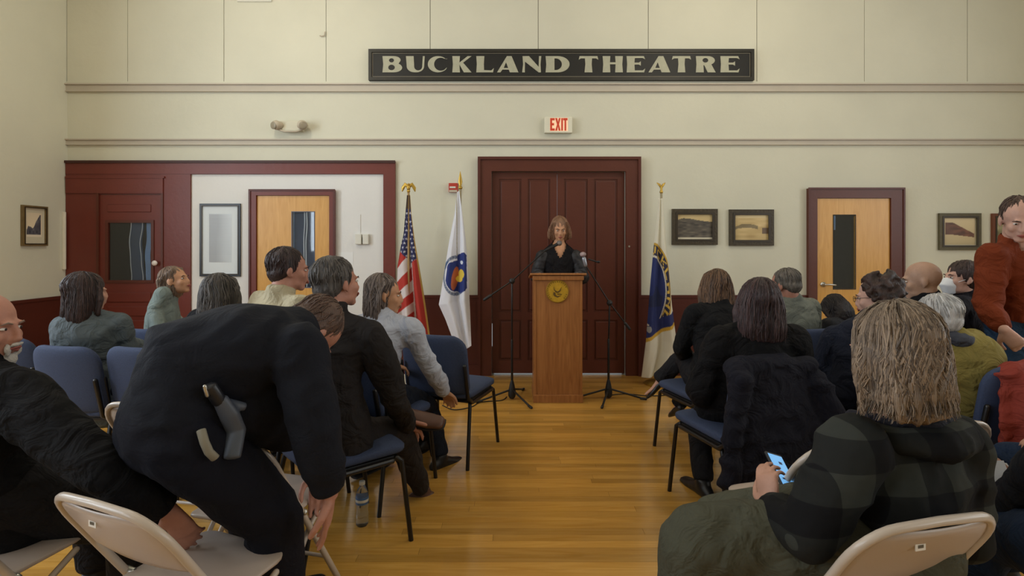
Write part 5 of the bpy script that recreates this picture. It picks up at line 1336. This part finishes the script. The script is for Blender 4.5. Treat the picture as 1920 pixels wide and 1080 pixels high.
# 14 curly
J = pose('seat', P(1638, 517, 2.95), (1.90, 2.98), 18, 1.0, hy=46, pitch=-8, shL=P(1566, 632, 3.0), shR=P(1680, 640, 2.95), elL=P(1548, 690, 3.05), wrL=P(1560, 690, 3.3))
person('woman with short curly dark hair and glasses in a navy top', J, True, SK4, cloth('navy_top', (30, 34, 48)), (((34, 24, 22), (66, 46, 40)), 'curly', {}), face=dict(glasses=M_BLKP), topname='top', topkw=dict(bulk=1.05))
# 16 white hair, olive sweater
J = pose('seat', P(1742, 557, 2.78), (2.40, 2.82), 14, .98, hy=30, pitch=-16, shL=P(1735, 650, 2.85), shR=P(1822, 640, 2.78), elR=P(1836, 700, 2.75))
m16 = person('woman with short white hair in an olive-yellow sweater and grey scarf', J, True, SK4, cloth('olive_sweater', (128, 115, 62)), (((140, 138, 136), (206, 204, 204)), 'short', dict(vol=1.08)), topname='sweater', topkw=dict(bulk=1.04))
b = B(); n_ = J['neck']; b.tube([n_ + V((math.cos(a) * .070, math.sin(a) * .065, -.005 + .012 * math.sin(a * 2))) for a in [k * math.pi / 8 for k in range(16)]], .032, 12, closed=True); link_mesh('scarf', sculpt(b, .010, 2, .006, 22), cloth('grey_scarf', (66, 68, 76)), m16, world=True, smooth=True)
# 17 bald man
J = pose('seat', P(1724, 490, 3.35), (2.60, 3.52), 24, 1.05, hy=62, pitch=-4)
person('bald man in a black jacket seated right of the right honey door', J, False, skin('bald', (168, 134, 114)), cloth('black_fleece', (20, 20, 24)), None, face={}, topkw=dict(collar=.05))
# 18 mask
J = pose('seat', P(1806, 490, 3.72), (3.24, 3.84), 30, 1.04, hy=84, pitch=6)
m18 = person('dark-haired woman wearing a white face mask, turned left', J, True, SK4, cloth('black_coat_two', (22, 20, 26)), (((38, 28, 28), (70, 52, 48)), 'short', dict(vol=1.06)), face={}, topname='coat')
b = B(); Rh, C, s = J['Rh'], J['head'], J['s']
b.loft([C + Rh @ (V((0, .060, -.024)) * s), C + Rh @ (V((0, .075, -.055)) * s), C + Rh @ (V((0, .060, -.102)) * s)], [(.050, .050), (.052, .056), (.036, .040)], Rh @ V((1, 0, 0)), 18, True, .3)
mm = link_mesh('face_mask', sculpt(b, .007, 2), mat('mask_white', (222, 224, 228), 0.7), m18, world=True, smooth=True)
b = B()
for q in (-1, 1): b.tube([C + Rh @ (V((q * .05, .06, -.03)) * s), C + Rh @ (V((q * .08, .0, .01)) * s)], .002, 6)
b.build('ear_loop', mat('mask_white', (0, 0, 0)), m18, world=True)
# 19 standing man in rust
J = pose('stand', P(1915, 372, 3.02), XY(1925, 3.18), 165, 1.05, hy=150, pitch=-22, shR=P(1862, 480, 3.1), elR=P(1850, 575, 3.08), wrR=P(1882, 618, 2.92), shL=P(1968, 478, 3.05))
J['waist'] = lerp(J['pelvis'], J['chest'], .5)
m19 = person('balding man standing at right in a rust shirt and jeans, hand lowered', J, False, SK4, cloth('rust_shirt', (108, 46, 22)), (((60, 44, 38), (96, 76, 66)), 'thin', dict(vol=.95)), face={}, topname='shirt', topkw=dict(bulk=1.08, collar=.0, open_v=(J['neck'] + V((0, 0, -.0)), .055, .10)), legs=cloth('blue_jeans', (38, 58, 82)), legkw=dict(bulk=1.1), legname='jeans', voxel=.007, hands=(.4, .9),
            handdir={'R': (V((.45, -.35, -.8)), V((.5, .2, -.2)))})
b = B(); a_, c_ = J['pelvis'], J['chest']; fx = J['F']
for k in range(6):
    p = lerp(J['neck'], a_, .12 + k * .16) + fx * (.135 if k else .11); b.ell(p, (.006, .006, .006), None, 10)
b.build('shirt_buttons', mat('button_pearl', (200, 196, 180), 0.3), m19, world=True)
# 20 person at the right edge
J = pose('seat', P(2130, 600, 1.75), (2.10, 1.66), 28, 1.05, elL=P(1905, 950, 1.86), wrL=P(1898, 915, 2.02), knL=P(1862, 1000, 1.98), hipL=P(1980, 1030, 1.66), anL=V((1.72, 2.05, .1)))
J['shL'] = P(1995, 850, 1.68)
m20 = person('person in a dark jacket and jeans at the right edge holding paper', J, False, SK1, cloth('dark_jacket', (20, 22, 28)), (((40, 30, 28), (70, 54, 48)), 'short', {}), legs=cloth('dark_blue_jeans', (26, 40, 62)), legkw=dict(bulk=1.12), legname='jeans', topkw=dict(bulk=1.1, arm=1.1), voxel=.007,
            handdir={'L': (V((-.2, .6, .1)), V((-.6, .2, .5)))})
# 15 long-haired person in plaid
J = pose('seat', P(1658, 575, 1.50), (1.10, 1.52), 18, 1.04, hy=20, pitch=-10,
         shL=P(1602, 842, 1.47), shR=P(1790, 835, 1.58), elL=P(1515, 1010, 1.46), wrL=P(1446, 955, 1.66), elR=P(1800, 1000, 1.60), wrR=P(1520, 985, 1.78),
         chest=P(1690, 900, 1.56), waist=P(1700, 1000, 1.57), neck=P(1684, 785, 1.55), pelvis=V((1.12, 1.59, .54)),
         hipL=V((1.02, 1.56, .54)), hipR=V((1.10, 1.70, .54)), knL=P(1300, 1010, 1.62), knR=P(1335, 985, 1.88), anL=V((.52, 1.62, .1)), anR=V((.64, 1.90, .1)))
M_PLAID = bpy.data.materials.new('cloth_plaid'); M_PLAID.use_nodes = True
nt = M_PLAID.node_tree; N = nt.nodes; Lk = nt.links; bs = N['Principled BSDF']; bs.inputs['Roughness'].default_value = .9; bs.inputs['Specular IOR Level'].default_value = .15
tc = N.new('ShaderNodeTexCoord'); mp = N.new('ShaderNodeMapping'); mp.inputs['Rotation'].default_value = (math.radians(5), math.radians(4), math.radians(-18)); Lk.new(tc.outputs['Object'], mp.inputs[0])
sx = N.new('ShaderNodeSeparateXYZ'); Lk.new(mp.outputs[0], sx.inputs[0]); res = []
for ax in ('X', 'Z'):
    m1_ = N.new('ShaderNodeMath'); m1_.operation = 'MULTIPLY'; m1_.inputs[1].default_value = 1 / .165; Lk.new(sx.outputs[ax], m1_.inputs[0])
    m2_ = N.new('ShaderNodeMath'); m2_.operation = 'FRACT'; Lk.new(m1_.outputs[0], m2_.inputs[0])
    m3_ = N.new('ShaderNodeMath'); m3_.operation = 'GREATER_THAN'; m3_.inputs[1].default_value = .5; Lk.new(m2_.outputs[0], m3_.inputs[0]); res.append(m3_)
ad = N.new('ShaderNodeMath'); ad.operation = 'ADD'; Lk.new(res[0].outputs[0], ad.inputs[0]); Lk.new(res[1].outputs[0], ad.inputs[1])
dv = N.new('ShaderNodeMath'); dv.operation = 'DIVIDE'; dv.inputs[1].default_value = 2; Lk.new(ad.outputs[0], dv.inputs[0])
cr = N.new('ShaderNodeValToRGB'); cr.color_ramp.interpolation = 'CONSTANT'; e = cr.color_ramp.elements; e[0].color = srgb((20, 20, 22)); e[1].position = .75; e[1].color = srgb((52, 54, 50)); q = e.new(.25); q.color = srgb((33, 34, 33))
Lk.new(dv.outputs[0], cr.inputs[0]); Lk.new(cr.outputs[0], bs.inputs['Base Color'])
nn_ = N.new('ShaderNodeTexNoise'); nn_.inputs['Scale'].default_value = 10; Lk.new(tc.outputs['Object'], nn_.inputs['Vector']); bp_ = N.new('ShaderNodeBump'); bp_.inputs['Strength'].default_value = .35; bp_.inputs['Distance'].default_value = .05; Lk.new(nn_.outputs[0], bp_.inputs['Height']); Lk.new(bp_.outputs[0], bs.inputs['Normal'])
m15 = person('long wavy grey-brown haired person in green-black plaid looking at a phone', J, False, SK1, M_PLAID, (((74, 60, 48), (146, 126, 106)), 'long', dict(L=.160, w=1.20, vol=1.08, amp=.010, freq=6, voxel=.007, locks=1300, lr=.0017, wav=.012, fr=.030, lay=[((q * .072, -.005, -.02), (.038, .055, .085)) for q in (-1, 1)] + [((-.07, -.03, -.11), (.045, .05, .05))] + [((.075, -.04, -.12), (.05, .05, .05))])), legs=cloth('olive_trousers', (74, 74, 62)), legkw=dict(bulk=1.22, voxel=.012, wr=.009),
            topname='flannel_jacket', topkw=dict(bulk=1.10, arm=1.16, collar=.02, hem=.13, voxel=.011, wr=.009), voxel=.0055,
            handdir={'L': (V((.1, .55, .8)), V((.8, .3, -.3)), (.5, .5, .6, .7))})
# hood lying on the shoulders
b = B(); n_ = J['neck']
b.loft([n_ + V((-.13, .0, -.035)), n_ + V((-.07, -.085, -.03)), n_ + V((.03, -.115, -.035)), n_ + V((.12, -.07, -.03)), n_ + V((.16, .03, -.03))], [(.028, .036), (.038, .048), (.044, .055), (.040, .050), (.030, .038)], (0, 0, 1), 16)
link_mesh('hood', sculpt(b, .010, 3, .006, 14), M_PLAID, m15, world=True, smooth=True)
b = B(); b.tube([n_ + V((-.115, .03, .0)), n_ + V((-.06, -.072, .012)), n_ + V((.03, -.098, .012)), n_ + V((.11, -.05, .014)), n_ + V((.14, .03, .008))], .018, 12); b.build('hood_lining', cloth('hood_lining', (34, 33, 40)), m15, world=True, smooth=True)

# ------------------------------------------------------------------ things held, worn or left about
ph = empty('phone', P(1466, 886, 1.86), 0, 'black smartphone with a bright blue screen held by the plaid-jacketed person', 'phone')
ux = (P(1486, 915, 1.84) - P(1462, 868, 1.92)).normalized(); c = P(1466, 886, 1.87)
rt = V((.86, .30, -.30)); rt = (rt - ux * rt.dot(ux)).normalized(); nm = ux.cross(rt).normalized()
if nm.y > 0: nm = -nm; 
Mx = Matrix((rt, ux, rt.cross(ux))).transposed()
b = B(); b.obox(c, (.074, .150, .010), Mx, bev=.003); b.build('case', M_BLKP, ph, world=True)
sgn = 1 if (rt.cross(ux)).dot(V((0, -1, .0))) > 0 else -1
b = B(); b.obox(c + rt.cross(ux) * (.0058 * sgn), (.064, .132, .0012), Mx); scr = b.build('screen', mat('phone_screen', (110, 170, 225), 0.2, emit=(110, 172, 228), estr=.75), ph, world=True)
b = B()
for (x, y, w_, h_) in ((-.01, .03, .02, .006), (.012, .012, .012, .010), (-.012, -.012, .016, .007), (.008, -.034, .014, .010), (.016, .04, .010, .006)): b.obox(c + rt.cross(ux) * (.0068 * sgn) + rt * x + ux * y, (w_, h_, .0008), Mx)
b.build('screen_marks', mat('screen_dark', (40, 70, 120), 0.3), ph, world=True)

pp = empty('paper', P(1866, 882, 2.0), 0, 'folded white paper in the hand of the person at right edge', 'paper')
b = B(); Mr = Matrix.Rotation(.35, 3, 'X') @ Matrix.Rotation(.2, 3, 'Y')
b.obox(P(1866, 886, 2.03), (.10, .002, .085), Matrix.Rotation(-.5, 3, 'X')); b.obox(P(1872, 884, 2.06), (.10, .002, .08), Matrix.Rotation(-.8, 3, 'X') @ Matrix.Rotation(.15, 3, 'Y')); b.build('sheet', mat('paper_bright', (225, 230, 238), 0.7), pp, world=True)
bk = empty('booklet', P(248, 892, 1.98), 0, 'corner of white paper on the lap behind the goateed man', 'paper')
b = B(); b.obox(P(252, 892, 1.98), (.05, .09, .003), Matrix.Rotation(.15, 3, 'X')); b.build('sheet', mat('paper_bright', (225, 230, 238), 0.7), bk, world=True)

# water bottle
wb = empty('water_bottle', (WX(679, 2.72), 2.72, 0), 0, 'clear plastic water bottle with blue label on the floor under the suit man\'s chair', 'bottle')
prof = [(0.0, 0.0), (.026, .0), (.031, .008), (.031, .03), (.029, .036), (.031, .042), (.031, .060), (.0285, .07), (.0275, .082), (.030, .095), (.0315, .105), (.0315, .150), (.030, .160), (.024, .180), (.0145, .196), (.0125, .200), (.0125, .212)]
b = B(); b.lathe(prof, (0, 0, 0), 28); b.build('bottle_body', mat('clear_plastic', (236, 240, 244), 0.06, trans=.92, ior=1.25), wb, smooth=True)
b = B(); b.lathe([(.0318, .112), (.0324, .114), (.0324, .146), (.0318, .148)], (0, 0, 0), 28); b.build('label', mat('bottle_label', (70, 104, 150), 0.4, noise=.4, nscale=30), wb, smooth=True)
b = B(); b.lathe([(.0326, .124), (.0328, .125), (.0328, .136), (.0326, .137)], (0, 0, 0), 28); b.build('label_band', M_WHITEP, wb, smooth=True)
b = B(); b.lathe([(.0145, .206), (.0148, .208), (.0148, .221), (.0135, .224)], (0, 0, 0), 24); b.build('cap', M_WHITEP, wb, smooth=True)

# coat and jacket over chair backs
def draped(name, label, xy, yaw, m, w, zt, zl, sleeves, extra=None, wr=.014):
    t = empty(name, (xy[0], xy[1], zl), 0, label, 'coat' if 'coat' in label else 'jacket'); Rz = Matrix.Rotation(math.radians(yaw), 3, 'Z')
    def T(x, y, z): return V((xy[0], xy[1], 0)) + Rz @ V((x, y, z))
    b = B(); sd = Rz @ V((1, 0, 0))
    b.loft([T(-w / 2 + .05, -.02, zt - .035), T(0, -.02, zt - .015), T(w / 2 - .05, -.02, zt - .035)], [(.045, .05)] * 3, (0, 0, 1), 14)
    b.loft([T(0, -.02, zt - .04), T(0, -.045, zt - .2), T(0, -.06, (zt + zl) / 2), T(0, -.05, zl)], [(w / 2 - .01, .045), (w / 2 + .01, .035), (w / 2 + .03, .035), (w / 2 + .04, .030)], sd, 26, True, .3)
    for (pts, rr) in sleeves: b.tube([T(*p) for p in pts], rr, 14, capf=.4)
    link_mesh('cloth', sculpt(b, .012, 3, wr, 8.0), m, t, world=True, smooth=True); return t
draped('coat', 'dark navy coat hung over the aisle chair back in the second right row', (1.27, 2.63), 12, cloth('navy_coat', (23, 23, 32)), .50, .865, .22,
       [([(-.20, -.06, .80), (-.26, -.08, .55), (-.28, -.07, .30)], [.055, .05, .045]), ([(.22, -.06, .78), (.29, -.08, .58), (.31, -.06, .42)], [.055, .055, .045])])
draped('jacket', 'crumpled red jacket hung over a blue chair back at right', (2.50, 2.56), 8, cloth('red_fleece', (130, 54, 44)), .48, .85, .36,
       [([(-.12, -.05, .80), (-.14, -.10, .62), (-.12, -.10, .46)], [.05, .055, .05])], wr=.02)
